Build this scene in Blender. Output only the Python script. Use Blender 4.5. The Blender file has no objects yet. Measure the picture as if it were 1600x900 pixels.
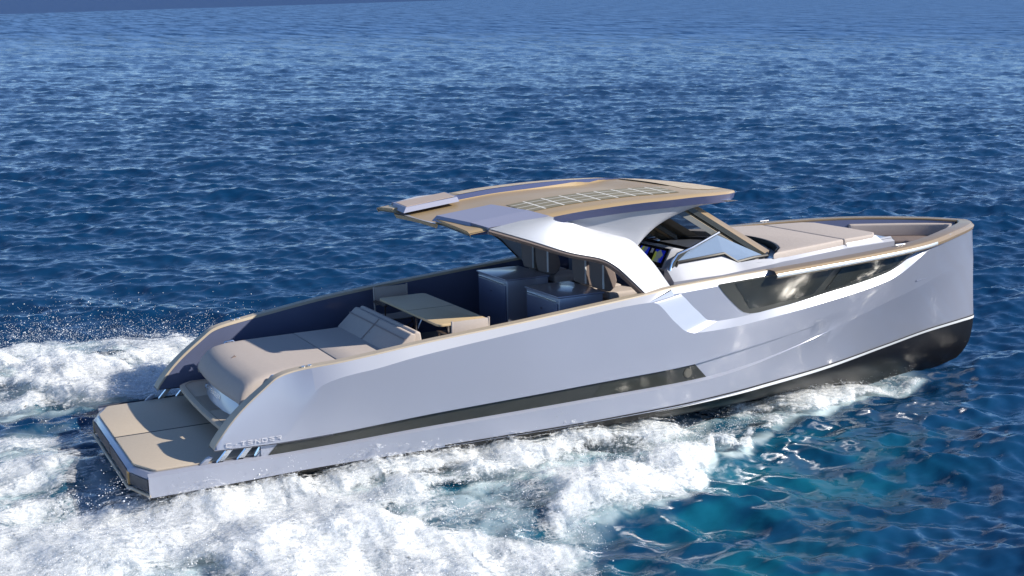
import bpy, bmesh, math, random
import numpy as np
from mathutils import Vector, Matrix

random.seed(4)
RNG = np.random.default_rng(11)
S = bpy.context.scene
COL = S.collection

# ------------------------------------------------------------------ camera, sky, sun, exposure
cam = bpy.data.objects.new("camera", bpy.data.cameras.new("camera"))
COL.objects.link(cam)
S.camera = cam
cam.data.sensor_width = 36.0
cam.data.lens = 45.0                       # f = 2000 px on a 1600 px wide frame
cam.data.clip_start = 0.2
cam.data.clip_end = 60000
CR, CU, CB = (0.891834, -0.452363, 0.0), (0.100348, 0.197837, 0.975085), (-0.441092, -0.869614, 0.221832)
CLOC = (-2.5683, -16.9978, 6.7028)
cam.matrix_world = Matrix(((CR[0], CU[0], CB[0], CLOC[0]), (CR[1], CU[1], CB[1], CLOC[1]),
                           (CR[2], CU[2], CB[2], CLOC[2]), (0, 0, 0, 1)))

SUN_DIR = Vector((0.690, -0.492, 0.530)).normalized()       # towards the sun: off the starboard bow
SUN_EL = math.asin(SUN_DIR.z)
world = bpy.data.worlds.new("World")
S.world = world
world.use_nodes = True
wn = world.node_tree
bg = wn.nodes["Background"]
sky = wn.nodes.new("ShaderNodeTexSky")
sky.sky_type = 'NISHITA'
sky.sun_disc = False
sky.sun_elevation = SUN_EL
sky.sun_rotation = math.atan2(SUN_DIR.x, SUN_DIR.y)
sky.air_density = 1.0
sky.dust_density = 0.0
sky.ozone_density = 4.0
sky.altitude = 4500
wn.links.new(sky.outputs[0], bg.inputs[0])
bg.inputs[1].default_value = 0.125
sun = bpy.data.objects.new("sun", bpy.data.lights.new("sun", 'SUN'))
COL.objects.link(sun)
sun.data.energy = 4.7
sun.data.angle = math.radians(0.53)
sun.data.color = (1.0, 0.93, 0.82)
sun.rotation_euler = (-SUN_DIR).to_track_quat('-Z', 'Y').to_euler()
S.view_settings.view_transform = 'Standard'
S.view_settings.look = 'None'
S.view_settings.gamma = 1
S.view_settings.use_curve_mapping = False
S.view_settings.exposure = 0.5
S.cycles.transparent_max_bounces = 40

# ------------------------------------------------------------------ helpers
def pchip(xs, ys):
    xs = np.array(xs, float); ys = np.array(ys, float)
    h = np.diff(xs); d = np.diff(ys) / h
    m = np.zeros(len(xs)); m[0] = d[0]; m[-1] = d[-1]
    for i in range(1, len(xs) - 1):
        if d[i-1] * d[i] > 0:
            w1 = 2*h[i] + h[i-1]; w2 = h[i] + 2*h[i-1]
            m[i] = (w1 + w2) / (w1 / d[i-1] + w2 / d[i])
    def f(x):
        x = np.clip(np.asarray(x, float), xs[0], xs[-1])
        i = np.clip(np.searchsorted(xs, x) - 1, 0, len(xs) - 2)
        t = (x - xs[i]) / h[i]
        return ((1+2*t)*(1-t)**2*ys[i] + t*(1-t)**2*h[i]*m[i] + t*t*(3-2*t)*ys[i+1] + t*t*(t-1)*h[i]*m[i+1])
    return f

def sstep(a, b, x):
    t = np.clip((np.asarray(x, float) - a) / (b - a), 0, 1)
    return t*t*(3-2*t)

class MB:
    """collects verts and faces of one mesh"""
    def __init__(s): s.v = []; s.f = []
    def add(s, vs, fs):
        o = len(s.v)
        s.v += [tuple(float(c) for c in v) for v in vs]
        s.f += [tuple(i + o for i in f) for f in fs]
        return s
    def grid(s, rows, flip=False, close=False):
        n = len(rows[0]); vs = [p for r in rows for p in r]; fs = []
        R = len(rows)
        for i in range(R - (0 if close else 1)):
            j = (i + 1) % R
            for k in range(n - 1):
                q = (i*n + k, i*n + k + 1, j*n + k + 1, j*n + k)
                fs.append(q[::-1] if flip else q)
        return s.add(vs, fs)
    def poly(s, pts): return s.add(pts, [tuple(range(len(pts)))])
    def prism(s, pts, vec):
        """closed solid: polygon pts extruded along vec"""
        n = len(pts); q = [tuple(np.array(p) + np.array(vec)) for p in pts]
        return s.add(list(pts) + q, [tuple(range(n))[::-1], tuple(range(n, 2*n))] +
                     [(i, (i+1) % n, (i+1) % n + n, i + n) for i in range(n)])
    def box(s, lo, hi, bev=0.0, seg=3, M=None):
        bm = bmesh.new(); bmesh.ops.create_cube(bm, size=1)
        lo = np.array(lo, float); hi = np.array(hi, float)
        for v in bm.verts: v.co = Vector((np.array(v.co) + .5) * (hi - lo) + lo)
        if bev: bmesh.ops.bevel(bm, geom=bm.edges[:], offset=bev, segments=seg, profile=.6, affect='EDGES')
        if M is not None: bm.transform(M)
        s.frombm(bm); bm.free(); return s
    def frombm(s, bm):
        bm.verts.index_update()
        return s.add([v.co for v in bm.verts], [[v.index for v in f.verts] for f in bm.faces])
    def bevprism(s, pts, vec, bev, seg=3):
        t = MB().prism(pts, vec); bm = t.bm()
        bmesh.ops.recalc_face_normals(bm, faces=bm.faces[:])
        ed = [e for e in bm.edges if e.is_manifold and e.calc_face_angle(0) > .6]
        bmesh.ops.bevel(bm, geom=ed, offset=bev, segments=seg, profile=.6, affect='EDGES')
        s.frombm(bm); bm.free(); return s
    def bm(s):
        bm = bmesh.new(); vs = [bm.verts.new(v) for v in s.v]
        for f in s.f:
            try: bm.faces.new([vs[i] for i in f])
            except ValueError: pass
        return bm
    def tube(s, path, r, n=10, caps=True, sq=None):
        P = [Vector(p) for p in path]; rings = []
        up = Vector((0, 0, 1))
        for i, p in enumerate(P):
            t = (P[min(i+1, len(P)-1)] - P[max(i-1, 0)]).normalized()
            a = t.cross(up)
            if a.length < 1e-3: a = t.cross(Vector((1, 0, 0)))
            a.normalize(); b = a.cross(t).normalized()
            rr = r[i] if isinstance(r, (list, tuple)) else r
            rings.append([p + a*rr*math.cos(2*math.pi*k/n) + b*rr*math.sin(2*math.pi*k/n) for k in range(n)])
        o = len(s.v)
        vs = [v for R_ in rings for v in R_]
        fs = [(i*n+k, i*n+(k+1) % n, (i+1)*n+(k+1) % n, (i+1)*n+k) for i in range(len(P)-1) for k in range(n)]
        if caps: fs += [tuple(range(n))[::-1], tuple(range((len(P)-1)*n, len(P)*n))]
        return s.add(vs, fs)
    def disc(s, c, nrm, r, depth, n=24):
        c = Vector(c); nrm = Vector(nrm).normalized()
        a = nrm.orthogonal().normalized(); b = nrm.cross(a)
        pts = [c + (a*math.cos(2*math.pi*k/n) + b*math.sin(2*math.pi*k/n))*r for k in range(n)]
        return s.prism(pts, tuple(nrm*depth))
    def build(s, name, mat, parent=None, sharp=32, smooth=True, recalc=True, mirror=False, merge=1e-5):
        if mirror == 'split':
            t = MB(); t.v = [(x, -y, z) for x, y, z in s.v]; t.f = [tuple(f)[::-1] for f in s.f]
            t.build(name, mat, parent, sharp, smooth, recalc, False, merge)
        elif mirror:
            n = len(s.v)
            s.v += [(x, -y, z) for x, y, z in s.v]
            s.f += [tuple(i + n for i in f)[::-1] for f in list(s.f)]
        bm = s.bm()
        if merge: bmesh.ops.remove_doubles(bm, verts=bm.verts[:], dist=merge)
        bmesh.ops.dissolve_degenerate(bm, edges=bm.edges[:], dist=1e-6)
        if recalc: bmesh.ops.recalc_face_normals(bm, faces=bm.faces[:])
        me = bpy.data.meshes.new(name); bm.to_mesh(me); bm.free()
        if smooth:
            me.polygons.foreach_set("use_smooth", [True]*len(me.polygons))
            me.set_sharp_from_angle(angle=math.radians(sharp))
        me.materials.append(mat)
        o = bpy.data.objects.new(name, me); COL.objects.link(o)
        if parent: o.parent = parent
        return o

def tag(o, label=None, cat=None, group=None, kind=None):
    if label: o['label'] = label
    if cat: o['category'] = cat
    if group: o['group'] = group
    if kind: o['kind'] = kind
    return o

def empty(name, label, cat, group=None):
    o = bpy.data.objects.new(name, None); COL.objects.link(o); o.empty_display_size = .3
    return tag(o, label, cat, group)

def mat(name, col, rough=.5, metal=0.0, coat=0.0, noise=0.0, nscale=8.0, bump=0.0, bscale=60.0, rvar=0.0, spec=.5, **kw):
    m = bpy.data.materials.new(name); m.use_nodes = True
    nt = m.node_tree; b = nt.nodes["Principled BSDF"]
    b.inputs['Base Color'].default_value = (*col, 1); b.inputs['Roughness'].default_value = rough
    b.inputs['Metallic'].default_value = metal; b.inputs['Coat Weight'].default_value = coat
    b.inputs['Coat Roughness'].default_value = .08
    b.inputs['Specular IOR Level'].default_value = spec
    for k, v in kw.items(): b.inputs[k].default_value = v
    tc = nt.nodes.new("ShaderNodeTexCoord")
    if noise or rvar:
        n = nt.nodes.new("ShaderNodeTexNoise"); n.inputs['Scale'].default_value = nscale; n.inputs['Detail'].default_value = 6
        nt.links.new(tc.outputs['Object'], n.inputs['Vector'])
        if noise:
            mx = nt.nodes.new("ShaderNodeMix"); mx.data_type = 'RGBA'
            mx.inputs[6].default_value = (*[c*(1-noise) for c in col], 1); mx.inputs[7].default_value = (*[min(1, c*(1+noise)) for c in col], 1)
            nt.links.new(n.outputs[0], mx.inputs[0]); nt.links.new(mx.outputs[2], b.inputs['Base Color'])
        if rvar:
            mr = nt.nodes.new("ShaderNodeMapRange"); mr.inputs[3].default_value = rough - rvar; mr.inputs[4].default_value = rough + rvar
            mr.inputs[1].default_value = .3; mr.inputs[2].default_value = .7
            nt.links.new(n.outputs[0], mr.inputs[0]); nt.links.new(mr.outputs[0], b.inputs['Roughness'])
    if bump:
        n2 = nt.nodes.new("ShaderNodeTexNoise"); n2.inputs['Scale'].default_value = bscale; n2.inputs['Detail'].default_value = 4
        nt.links.new(tc.outputs['Object'], n2.inputs['Vector'])
        bp = nt.nodes.new("ShaderNodeBump"); bp.inputs['Strength'].default_value = bump; bp.inputs['Distance'].default_value = .01
        nt.links.new(n2.outputs[0], bp.inputs['Height']); nt.links.new(bp.outputs[0], b.inputs['Normal'])
    return m

PAINT = mat("lavender_grey_paint", (.385, .405, .48), .30, .33, .6, noise=.04, nscale=.9)
PAINT_W = mat("glare_pale_paint", (.48, .495, .54), .42, .2, .3, noise=.04, nscale=3, bump=.12, bscale=90)  # hull paint made paler: sun glare on legs and facets put into the colour
def bevel_mat():  # sun glare on the bevel painted in, blending aft into the hull colour
    m = mat("gunwale_sun_glare", (.52, .535, .58), .38, .2, .3, bump=.12, bscale=90); nt = m.node_tree; b = nt.nodes["Principled BSDF"]
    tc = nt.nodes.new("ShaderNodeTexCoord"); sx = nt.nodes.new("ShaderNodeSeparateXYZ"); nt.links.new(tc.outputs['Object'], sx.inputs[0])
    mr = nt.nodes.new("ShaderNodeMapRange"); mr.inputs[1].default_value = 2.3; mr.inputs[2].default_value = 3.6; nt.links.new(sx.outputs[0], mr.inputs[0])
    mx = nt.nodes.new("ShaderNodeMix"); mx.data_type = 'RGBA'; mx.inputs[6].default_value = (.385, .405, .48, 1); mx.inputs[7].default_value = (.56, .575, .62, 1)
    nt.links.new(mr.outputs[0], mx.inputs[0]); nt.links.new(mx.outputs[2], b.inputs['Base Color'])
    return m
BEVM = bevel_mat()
TRIM = mat("slate_blue_trim", (.07, .09, .20), .35, .2, .3)
BLACKB = mat("black_antifouling", (.006, .006, .007), .38, 0, .0, noise=.4, nscale=3, spec=.18)
STRIPE = mat("white_boot_stripe", (.8, .82, .82), .3, 0, .4)
GLASS = mat("dark_hull_glass", (.035, .037, .03), .09, 0, .6, noise=.5, nscale=1.2)
BANDM = mat("dark_olive_band", (.035, .037, .033), .22, 0, .4, noise=.3, nscale=2)
BLACKM = mat("black_rubber", (.012, .012, .013), .5)
TAN = mat("tan_synthetic_teak", (.56, .47, .36), .7, noise=.08, nscale=25, bump=.15, bscale=150)
CAPTAN = mat("tan_cap_rail", (.47, .395, .295), .5, noise=.07, nscale=14)
BRONZE = mat("bronze_rail", (.28, .205, .125), .42, .15, .2, noise=.08, nscale=6)
ROOFM = mat("bronze_roof_paint", (.42, .305, .165), .45, .0, .1, noise=.07, nscale=2.5)
CUSH = mat("mauve_beige_upholstery", (.475, .415, .375), .85, noise=.06, nscale=18, bump=.25, bscale=220)
CUSH_D = mat("taupe_upholstery", (.20, .155, .14), .8, noise=.08, nscale=18, bump=.25, bscale=220)
CHROME = mat("polished_steel", (.78, .79, .80), .12, 1.0)
NAVY = mat("shaded_inner_paint", (.12, .14, .23), .34, .25, .5, noise=.05, nscale=2)  # lavender paint darkened to navy: interior shade put into the colour
SOLE = mat("grey_cockpit_sole", (.20, .17, .14), .7, noise=.1, nscale=12)
SEAM = mat("upholstery_seam", (.30, .25, .235), .8)
DARKFR = mat("dark_olive_frame", (.05, .052, .045), .3, .1, .3)
FRAMED = mat("brown_chair_frame", (.08, .055, .04), .45, noise=.2, nscale=20)
WHITEL = mat("pale_grey_lettering", (.58, .58, .62), .5, .0)

def clear_glass(name, tint, rough, alpha):
    m = mat(name, tint, rough, 0, .8); b = m.node_tree.nodes["Principled BSDF"]
    nt = m.node_tree; out = nt.nodes["Material Output"]
    tr = nt.nodes.new("ShaderNodeBsdfTransparent"); tr.inputs[0].default_value = (.72, .76, .78, 1)
    mx = nt.nodes.new("ShaderNodeMixShader"); mx.inputs[0].default_value = alpha
    nt.links.new(tr.outputs[0], mx.inputs[1]); nt.links.new(b.outputs[0], mx.inputs[2]); nt.links.new(mx.outputs[0], out.inputs[0])
    return m
WSGLASS = clear_glass("smoked_windscreen_glass", (.02, .024, .026), .06, .5)
SIDEGL = mat("blue_grey_side_glass", (.26, .34, .45), .1, .2, .6)

# ------------------------------------------------------------------ sea
_nw = 110
_lam = np.exp(RNG.uniform(np.log(.38), np.log(6.5), _nw))
_k = 2*np.pi/_lam
WIND = math.atan2(-0.80, -0.36)            # chop runs roughly towards the camera
_th = WIND + RNG.normal(0, .62, _nw)
_ph = RNG.uniform(0, 2*np.pi, _nw)
_slope = .029*np.where(_lam < 2.0, 1.0, (2.0/_lam)**1.1)
_amp = _slope/_k*1.25

_lam2 = np.exp(RNG.uniform(np.log(.17), np.log(.46), 54)); _th2 = WIND + RNG.normal(0, .75, 54); _ph2 = RNG.uniform(0, 2*np.pi, 54)
def elev(x, y):
    """smooth hump of water piled up under and behind the running hull"""
    sx = 1 - sstep(4.5, 11.5, x)
    return .45*sx*np.exp(-(y/5.0)**2)*(.35 + .65*sstep(-16, 2, x))

def calm(x, y):
    """1 on open sea, small inside the churned wake"""
    d = np.exp(-((y)/6.0)**4)*(1 - sstep(8, 14, x))
    return 1 - .5*d

def waves(x, y, fade_r=None):
    X = x.copy(); Y = y.copy(); z = np.zeros_like(x)
    c = calm(x, y)
    # patches where the chop is stronger or weaker
    g = 1 + .16*np.sin(.13*x + .21*y + 1) + .12*np.sin(-.09*x + .16*y + 2.2) + .10*np.sin(.31*x + .05*y)
    for a, k, th, ph in zip(_amp, _k, _th, _ph):
        aa = a*g*(c if 2*np.pi/k > 1.8 else 1)
        if fade_r is not None: aa = aa*np.clip((2*np.pi/k)*260/np.maximum(fade_r, 1)**1.15, 0, 1)
        q = k*(x*math.cos(th) + y*math.sin(th)) + ph
        z += aa*np.cos(q); s = aa*np.sin(q)*.75
        X -= s*math.cos(th); Y -= s*math.sin(th)
    # short steep chop, only worth building within some sixty metres
    if fade_r is not None: m = np.nonzero(fade_r < 75)[0]
    else: m = slice(None)
    xs, ys = x[m], y[m]
    rr = np.full(xs.shape, 16.0) if fade_r is None else np.maximum(fade_r[m], 16)
    zs = np.zeros_like(xs)
    for lam, th, ph in zip(_lam2, _th2, _ph2):
        k = 2*np.pi/lam
        zs += .021*1.25/k*np.clip(lam*120/rr**1.15, 0, 1)*np.cos(k*(xs*math.cos(th) + ys*math.sin(th)) + ph)
    gust = .45 + 1.1*vnoise(xs*.55 + 3, ys*.8, 77)
    z[m] += zs*gust*(1 - .5*np.clip(foam_density(xs, ys) if fade_r is None else 0, 0, 1))
    return X, Y, z + elev(x, y)

def hash2(ix, iy, seed):
    n = (ix.astype(np.int64)*374761393 + iy.astype(np.int64)*668265263 + seed*974634777) & 0x7fffffff
    n = ((n ^ (n >> 13))*1274126177) & 0x7fffffff
    return ((n ^ (n >> 16)) & 0xffff)/65535.0
def vnoise(x, y, seed=0):
    ix = np.floor(x); iy = np.floor(y); fx = x - ix; fy = y - iy
    fx = fx*fx*fx*(fx*(fx*6-15)+10); fy = fy*fy*fy*(fy*(fy*6-15)+10)
    ix = ix.astype(np.int64); iy = iy.astype(np.int64)
    a = hash2(ix, iy, seed); b = hash2(ix+1, iy, seed); c = hash2(ix, iy+1, seed); d = hash2(ix+1, iy+1, seed)
    return (a*(1-fx)+b*fx)*(1-fy) + (c*(1-fx)+d*fx)*fy
def fbm(x, y, sc, oct=5, seed=0, gain=.5, billow=False):
    t = np.zeros_like(x); a = 1; tot = 0; s = 1/sc
    for o in range(oct):
        ca, sa = math.cos(.6*o+.3), math.sin(.6*o+.3)
        n = vnoise((x*ca - y*sa)*s + 17.3*o, (x*sa + y*ca)*s - 9.1*o, seed + o)
        if billow: n = np.abs(2*n - 1)
        t += a*n; tot += a; a *= gain; s *= 2.03
    return t/tot

def polyline_y(pts):
    p = np.array(pts, float); return pchip(p[:, 0], p[:, 1])

def foam_density(x, y):
    """how much white water lies at world x, y (boat runs along +x, hull about 2 m each side)"""
    wob = (fbm(x, y, 1.1, 4, 5) - .5)
    wob2 = (fbm(x, y, .35, 3, 25) - .5)
    # starboard wash: from the bow shoulder outwards and aft
    inner = polyline_y([(-12, -1.3), (-1.5, -1.25), (.8, -1.3), (1.6, -1.3), (5, -1.3), (9, -.6), (12, .1), (14.4, .3)])
    outer = polyline_y([(-12, -11), (-4, -8.6), (0, -7.4), (3.0, -6.6), (4.2, -5.9), (5.2, -4.75), (6.3, -4.0), (7.7, -3.2), (8.6, -2.95), (9.4, -2.5), (10.2, -1.95), (11.7, -1.35), (13.2, -.95), (14.4, -.65)])
    yo = outer(x) - wob*1.5*sstep(11.5, 8, x) - wob2*.5*sstep(14, 9, x)
    yi = inner(x)
    wfe = .10 + .22*sstep(13.5, 9, x) + .5*(1 - sstep(3, 8, x))
    d = sstep(0, wfe, y - yo)*sstep(-.15, .12, yi + .35*wob*sstep(2, -1, x) - y)*sstep(14.5, 13.6, x)
    # thinner patches inside the wash
    thin = fbm(x*.8, y*1.3, 1.5, 4, 40)
    thin = np.maximum(thin, .62*np.exp(-((y + 1.9)/.4)**2)*sstep(11, 6, x))
    d1 = d*(.55 + .62*sstep(.34, .58, thin))
    # a darker gap between the bow curl and the outer wash
    gap = np.exp(-(((x - 5.6 - .4*(y+4.2))/.75)**2)) * sstep(-3.5, -4.4, y)
    d1 = d1*(1 - .85*gap)
    # port wash behind and beyond the boat
    o2 = polyline_y([(-14, 13), (-4, 10.6), (-.5, 9.2), (1.1, 8.6), (2.6, 7.6), (4.5, 5.2), (8, 3.2), (12, 1.2)])
    i2 = polyline_y([(-14, 5.6), (-4, 4.1), (-1.1, 3.6), (.4, 3.35), (2, 2.6), (6, 1.9), (12, .8)])
    d2 = sstep(-.9, .7, (o2(x) + wob*2.2) - y)*sstep(-.15, .35, y - i2(x) - .5*wob)*(1 - sstep(9, 12.5, x))
    d2 = d2*(.55 + .6*sstep(.3, .6, fbm(x, y, 1.2, 4, 61)))
    # streaky churn straight behind the platform
    d3 = (1 - sstep(.2, .8, x))*sstep(2.9, 2.2, y + wob)*sstep(-1.5, -1.0, y)*(.34 + .6*sstep(.40, .62, fbm(x*.45, y*1.5, .8, 5, 80)))
    d3 = d3*(.62 + .38*sstep(0, -1.2, x + .5*wob))
    return np.clip(np.maximum(np.maximum(d1, d2), d3), 0, 1.15)

def sea_mesh():
    cx, cy = CLOC[0], CLOC[1]
    r = [3.0]
    while r[-1] < 9000:
        q = r[-1]
        r.append(q + (max(.35, 0) if q < 8 else .055 if q < 26 else .055*(q/26)**1.75 if q < 500 else q*.2))
    r = np.array(r)
    base = math.atan2(.869614, .441092)
    fine = np.linspace(-.46, .46, 940)
    coarse = np.linspace(.46, 2*math.pi - .46, 150)[1:-1]
    a = base + np.concatenate([fine, coarse])
    A, Rr = np.meshgrid(a, r)
    x = cx + Rr*np.cos(A); y = cy + Rr*np.sin(A)
    X, Y, Z = waves(x.ravel(), y.ravel(), Rr.ravel())
    n = len(a); m = len(r)
    V = np.stack([X, Y, Z], 1)
    i, j = np.meshgrid(np.arange(m-1), np.arange(n), indexing='ij')
    j2 = (j+1) % n
    F = np.stack([i*n+j, (i+1)*n+j, (i+1)*n+j2, i*n+j2], -1).reshape(-1, 4)
    me = bpy.data.meshes.new("sea")
    # the closing disc under the camera
    V = np.vstack([V, [[cx, cy, 0.0]]])
    me.vertices.add(len(V)); me.vertices.foreach_set("co", V.ravel())
    tri = np.array([[len(V)-1, k, (k+1) % n] for k in range(n)])
    loops = np.concatenate([F.ravel(), tri.ravel()])
    me.loops.add(len(loops)); me.loops.foreach_set("vertex_index", loops.astype(np.int32))
    starts = np.concatenate([np.arange(len(F))*4, len(F)*4 + np.arange(len(tri))*3])
    me.polygons.add(len(starts)); me.polygons.foreach_set("loop_start", starts.astype(np.int32))
    me.polygons.foreach_set("use_smooth", [True]*len(starts))
    me.update(calc_edges=True)
    # aerated (bubbly, greener) water near the wake
    xx = V[:, 0]; yy = V[:, 1]
    near = (xx > -20) & (xx < 22) & (yy > -14) & (yy < 16)
    aer = np.zeros(len(V)); milk = np.zeros(len(V))
    xn = xx[near]; yn = yy[near]
    dens = foam_density(xn, yn)
    t = np.exp(-((xn - 8.2)/3.4)**2 - ((yn + 3.4 - .28*(xn-8.2))/1.75)**2)
    t = np.maximum(t, .9*np.exp(-((xn - 5.6)/2.2)**2 - ((yn + 6.0)/1.4)**2))
    t = np.maximum(t, .55*np.exp(-((xn + 1.0)/2.5)**2 - ((yn - .8)/1.3)**2))
    t = t*(.25 + .65*sstep(.30, .70, fbm(xn*.55, yn*1.6, .55, 5, 33)))
    aer[near] = np.clip(np.maximum(t, .8*dens), 0, 1)
    nm_ = fbm(xn, yn, .5, 5, 140, .6); milk[near] = np.clip(dens, 0, 1)*sstep(.18, .52, nm_ - .25*(1 - dens))
    at = me.attributes.new("aer", 'FLOAT', 'POINT'); at.data.foreach_set("value", aer.astype(np.float32))
    at = me.attributes.new("milk", 'FLOAT', 'POINT'); at.data.foreach_set("value", milk.astype(np.float32))
    o = bpy.data.objects.new("sea", me); COL.objects.link(o)
    return o

# two far points on the edge of the dark wind lane (metres)
_pa = np.array((3.0, 490.0)); _pb = np.array((1085.0, 2450.0))
_n = np.array((-(_pb - _pa)[1], (_pb - _pa)[0])); _n = _n/np.linalg.norm(_n)
LANE_N = (float(_n[0]), float(_n[1]), 0.0); LANE_D = float(_n @ _pa)
def sea_material():
    m = bpy.data.materials.new("sea_water"); m.use_nodes = True
    nt = m.node_tree; b = nt.nodes["Principled BSDF"]; L = nt.links.new
    geo = nt.nodes.new("ShaderNodeNewGeometry")
    at = nt.nodes.new("ShaderNodeAttribute"); at.attribute_name = "aer"
    mk = nt.nodes.new("ShaderNodeAttribute"); mk.attribute_name = "milk"
    n0 = nt.nodes.new("ShaderNodeTexNoise"); n0.inputs['Scale'].default_value = .05; n0.inputs['Detail'].default_value = 3
    L(geo.outputs['Position'], n0.inputs['Vector'])
    mxa = nt.nodes.new("ShaderNodeMix"); mxa.data_type = 'RGBA'
    mxa.inputs[6].default_value = (.002, .026, .078, 1); mxa.inputs[7].default_value = (.003, .039, .110, 1)
    L(n0.outputs[0], mxa.inputs[0])
    mx = nt.nodes.new("ShaderNodeMix"); mx.data_type = 'RGBA'; mx.inputs[7].default_value = (.003, .115, .17, 1)
    L(at.outputs['Fac'], mx.inputs[0]); L(mxa.outputs[2], mx.inputs[6])
    mm = nt.nodes.new("ShaderNodeMix"); mm.data_type = 'RGBA'; mm.inputs[7].default_value = (.50, .60, .63, 1)
    mul = nt.nodes.new("ShaderNodeMath"); mul.operation = 'MULTIPLY'; mul.inputs[1].default_value = .9
    L(mk.outputs['Fac'], mul.inputs[0]); L(mul.outputs[0], mm.inputs[0]); L(mx.outputs[2], mm.inputs[6])
    L(mm.outputs[2], b.inputs['Base Color'])
    b.inputs['Roughness'].default_value = .11; b.inputs['IOR'].default_value = 1.333
    # far off, sky reflected by the chop is painted as matt blue with light and dark facets; a darker wind lane lies beyond a slanting line
    lnp = nt.nodes.new("ShaderNodeVectorMath"); lnp.operation = 'LENGTH'; L(geo.outputs['Position'], lnp.inputs[0])
    ff = nt.nodes.new("ShaderNodeMapRange"); ff.interpolation_type = 'SMOOTHSTEP'; ff.inputs[1].default_value = 30; ff.inputs[2].default_value = 260; ff.inputs[3].default_value = .02; ff.inputs[4].default_value = .90
    L(lnp.outputs['Value'], ff.inputs[0])
    dt = nt.nodes.new("ShaderNodeVectorMath"); dt.operation = 'DOT_PRODUCT'; dt.inputs[1].default_value = LANE_N; L(geo.outputs['Position'], dt.inputs[0])
    nl = nt.nodes.new("ShaderNodeTexNoise"); nl.inputs['Scale'].default_value = .02; L(geo.outputs['Position'], nl.inputs['Vector'])
    md = nt.nodes.new("ShaderNodeMath"); md.operation = 'MULTIPLY_ADD'; md.inputs[1].default_value = 14; L(nl.outputs[0], md.inputs[0]); L(dt.outputs['Value'], md.inputs[2])
    lr = nt.nodes.new("ShaderNodeMapRange"); lr.inputs[1].default_value = LANE_D - 22; lr.inputs[2].default_value = LANE_D - 8; L(md.outputs[0], lr.inputs[0])
    nf = nt.nodes.new("ShaderNodeTexNoise"); nf.inputs['Scale'].default_value = .09; nf.inputs['Detail'].default_value = 8; nf.inputs['Roughness'].default_value = .7
    mpf = nt.nodes.new("ShaderNodeMapping"); mpf.inputs['Rotation'].default_value = (0, 0, -(WIND - math.pi/2)); mpf.inputs['Scale'].default_value = (3.0, .6, 1)
    L(geo.outputs['Position'], mpf.inputs['Vector']); L(mpf.outputs[0], nf.inputs['Vector'])
    cf = nt.nodes.new("ShaderNodeMix"); cf.data_type = 'RGBA'; cf.inputs[6].default_value = (.004, .036, .125, 1); cf.inputs[7].default_value = (.080, .175, .37, 1)
    rf = nt.nodes.new("ShaderNodeMapRange"); rf.inputs[1].default_value = .38; rf.inputs[2].default_value = .58; L(nf.outputs[0], rf.inputs[0]); L(rf.outputs[0], cf.inputs[0])
    cl = nt.nodes.new("ShaderNodeMix"); cl.data_type = 'RGBA'; cl.inputs[7].default_value = (.021, .055, .165, 1); L(lr.outputs[0], cl.inputs[0]); L(cf.outputs[2], cl.inputs[6])
    df = nt.nodes.new("ShaderNodeBsdfDiffuse"); L(cl.outputs[2], df.inputs[0])
    ms = nt.nodes.new("ShaderNodeMixShader"); L(ff.outputs[0], ms.inputs[0]); L(b.outputs[0], ms.inputs[1]); L(df.outputs[0], ms.inputs[2])
    L(ms.outputs[0], nt.nodes["Material Output"].inputs[0])
    # small ripples: the normal leans with a fine noise field (stays true far away, where the ripples are below a pixel)
    mp = nt.nodes.new("ShaderNodeMapping"); mp.inputs['Rotation'].default_value = (0, 0, -(WIND - math.pi/2))
    mp.inputs['Scale'].default_value = (.5, 1.25, 1)
    L(geo.outputs['Position'], mp.inputs['Vector'])
    def leans(scale, amt, detail, rough):
        n = nt.nodes.new("ShaderNodeTexNoise"); n.inputs['Scale'].default_value = scale; n.inputs['Detail'].default_value = detail; n.inputs['Roughness'].default_value = rough
        n.inputs['Distortion'].default_value = .1
        L(mp.outputs[0], n.inputs['Vector'])
        s_ = nt.nodes.new("ShaderNodeVectorMath"); s_.operation = 'SUBTRACT'; s_.inputs[1].default_value = (.5, .5, .5); L(n.outputs['Color'], s_.inputs[0])
        m_ = nt.nodes.new("ShaderNodeVectorMath"); m_.operation = 'MULTIPLY'; m_.inputs[1].default_value = (amt*.7, amt, 0); L(s_.outputs[0], m_.inputs[0])
        return m_.outputs[0]
    a1 = leans(3.4, .65, 4, .58); a2 = leans(8.0, .40, 3, .6)
    ad = nt.nodes.new("ShaderNodeVectorMath"); ad.operation = 'ADD'; L(a1, ad.inputs[0]); L(a2, ad.inputs[1])
    rt_ = nt.nodes.new("ShaderNodeVectorRotate"); rt_.rotation_type = 'Z_AXIS'; rt_.inputs['Angle'].default_value = WIND - math.pi/2; L(ad.outputs[0], rt_.inputs['Vector'])
    ln = nt.nodes.new("ShaderNodeVectorMath"); ln.operation = 'LENGTH'; L(geo.outputs['Position'], ln.inputs[0])
    fr_ = nt.nodes.new("ShaderNodeMapRange"); fr_.inputs[1].default_value = 50; fr_.inputs[2].default_value = 900; fr_.inputs[3].default_value = 1; fr_.inputs[4].default_value = 1.3
    L(ln.outputs['Value'], fr_.inputs[0])
    sc_ = nt.nodes.new("ShaderNodeVectorMath"); sc_.operation = 'SCALE'; L(rt_.outputs[0], sc_.inputs[0]); L(fr_.outputs[0], sc_.inputs['Scale'])
    ad2 = nt.nodes.new("ShaderNodeVectorMath"); ad2.operation = 'ADD'; L(sc_.outputs[0], ad2.inputs[0]); L(geo.outputs['Normal'], ad2.inputs[1])
    nm = nt.nodes.new("ShaderNodeVectorMath"); nm.operation = 'NORMALIZE'; L(ad2.outputs[0], nm.inputs[0]); L(nm.outputs[0], b.inputs['Normal'])
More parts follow.
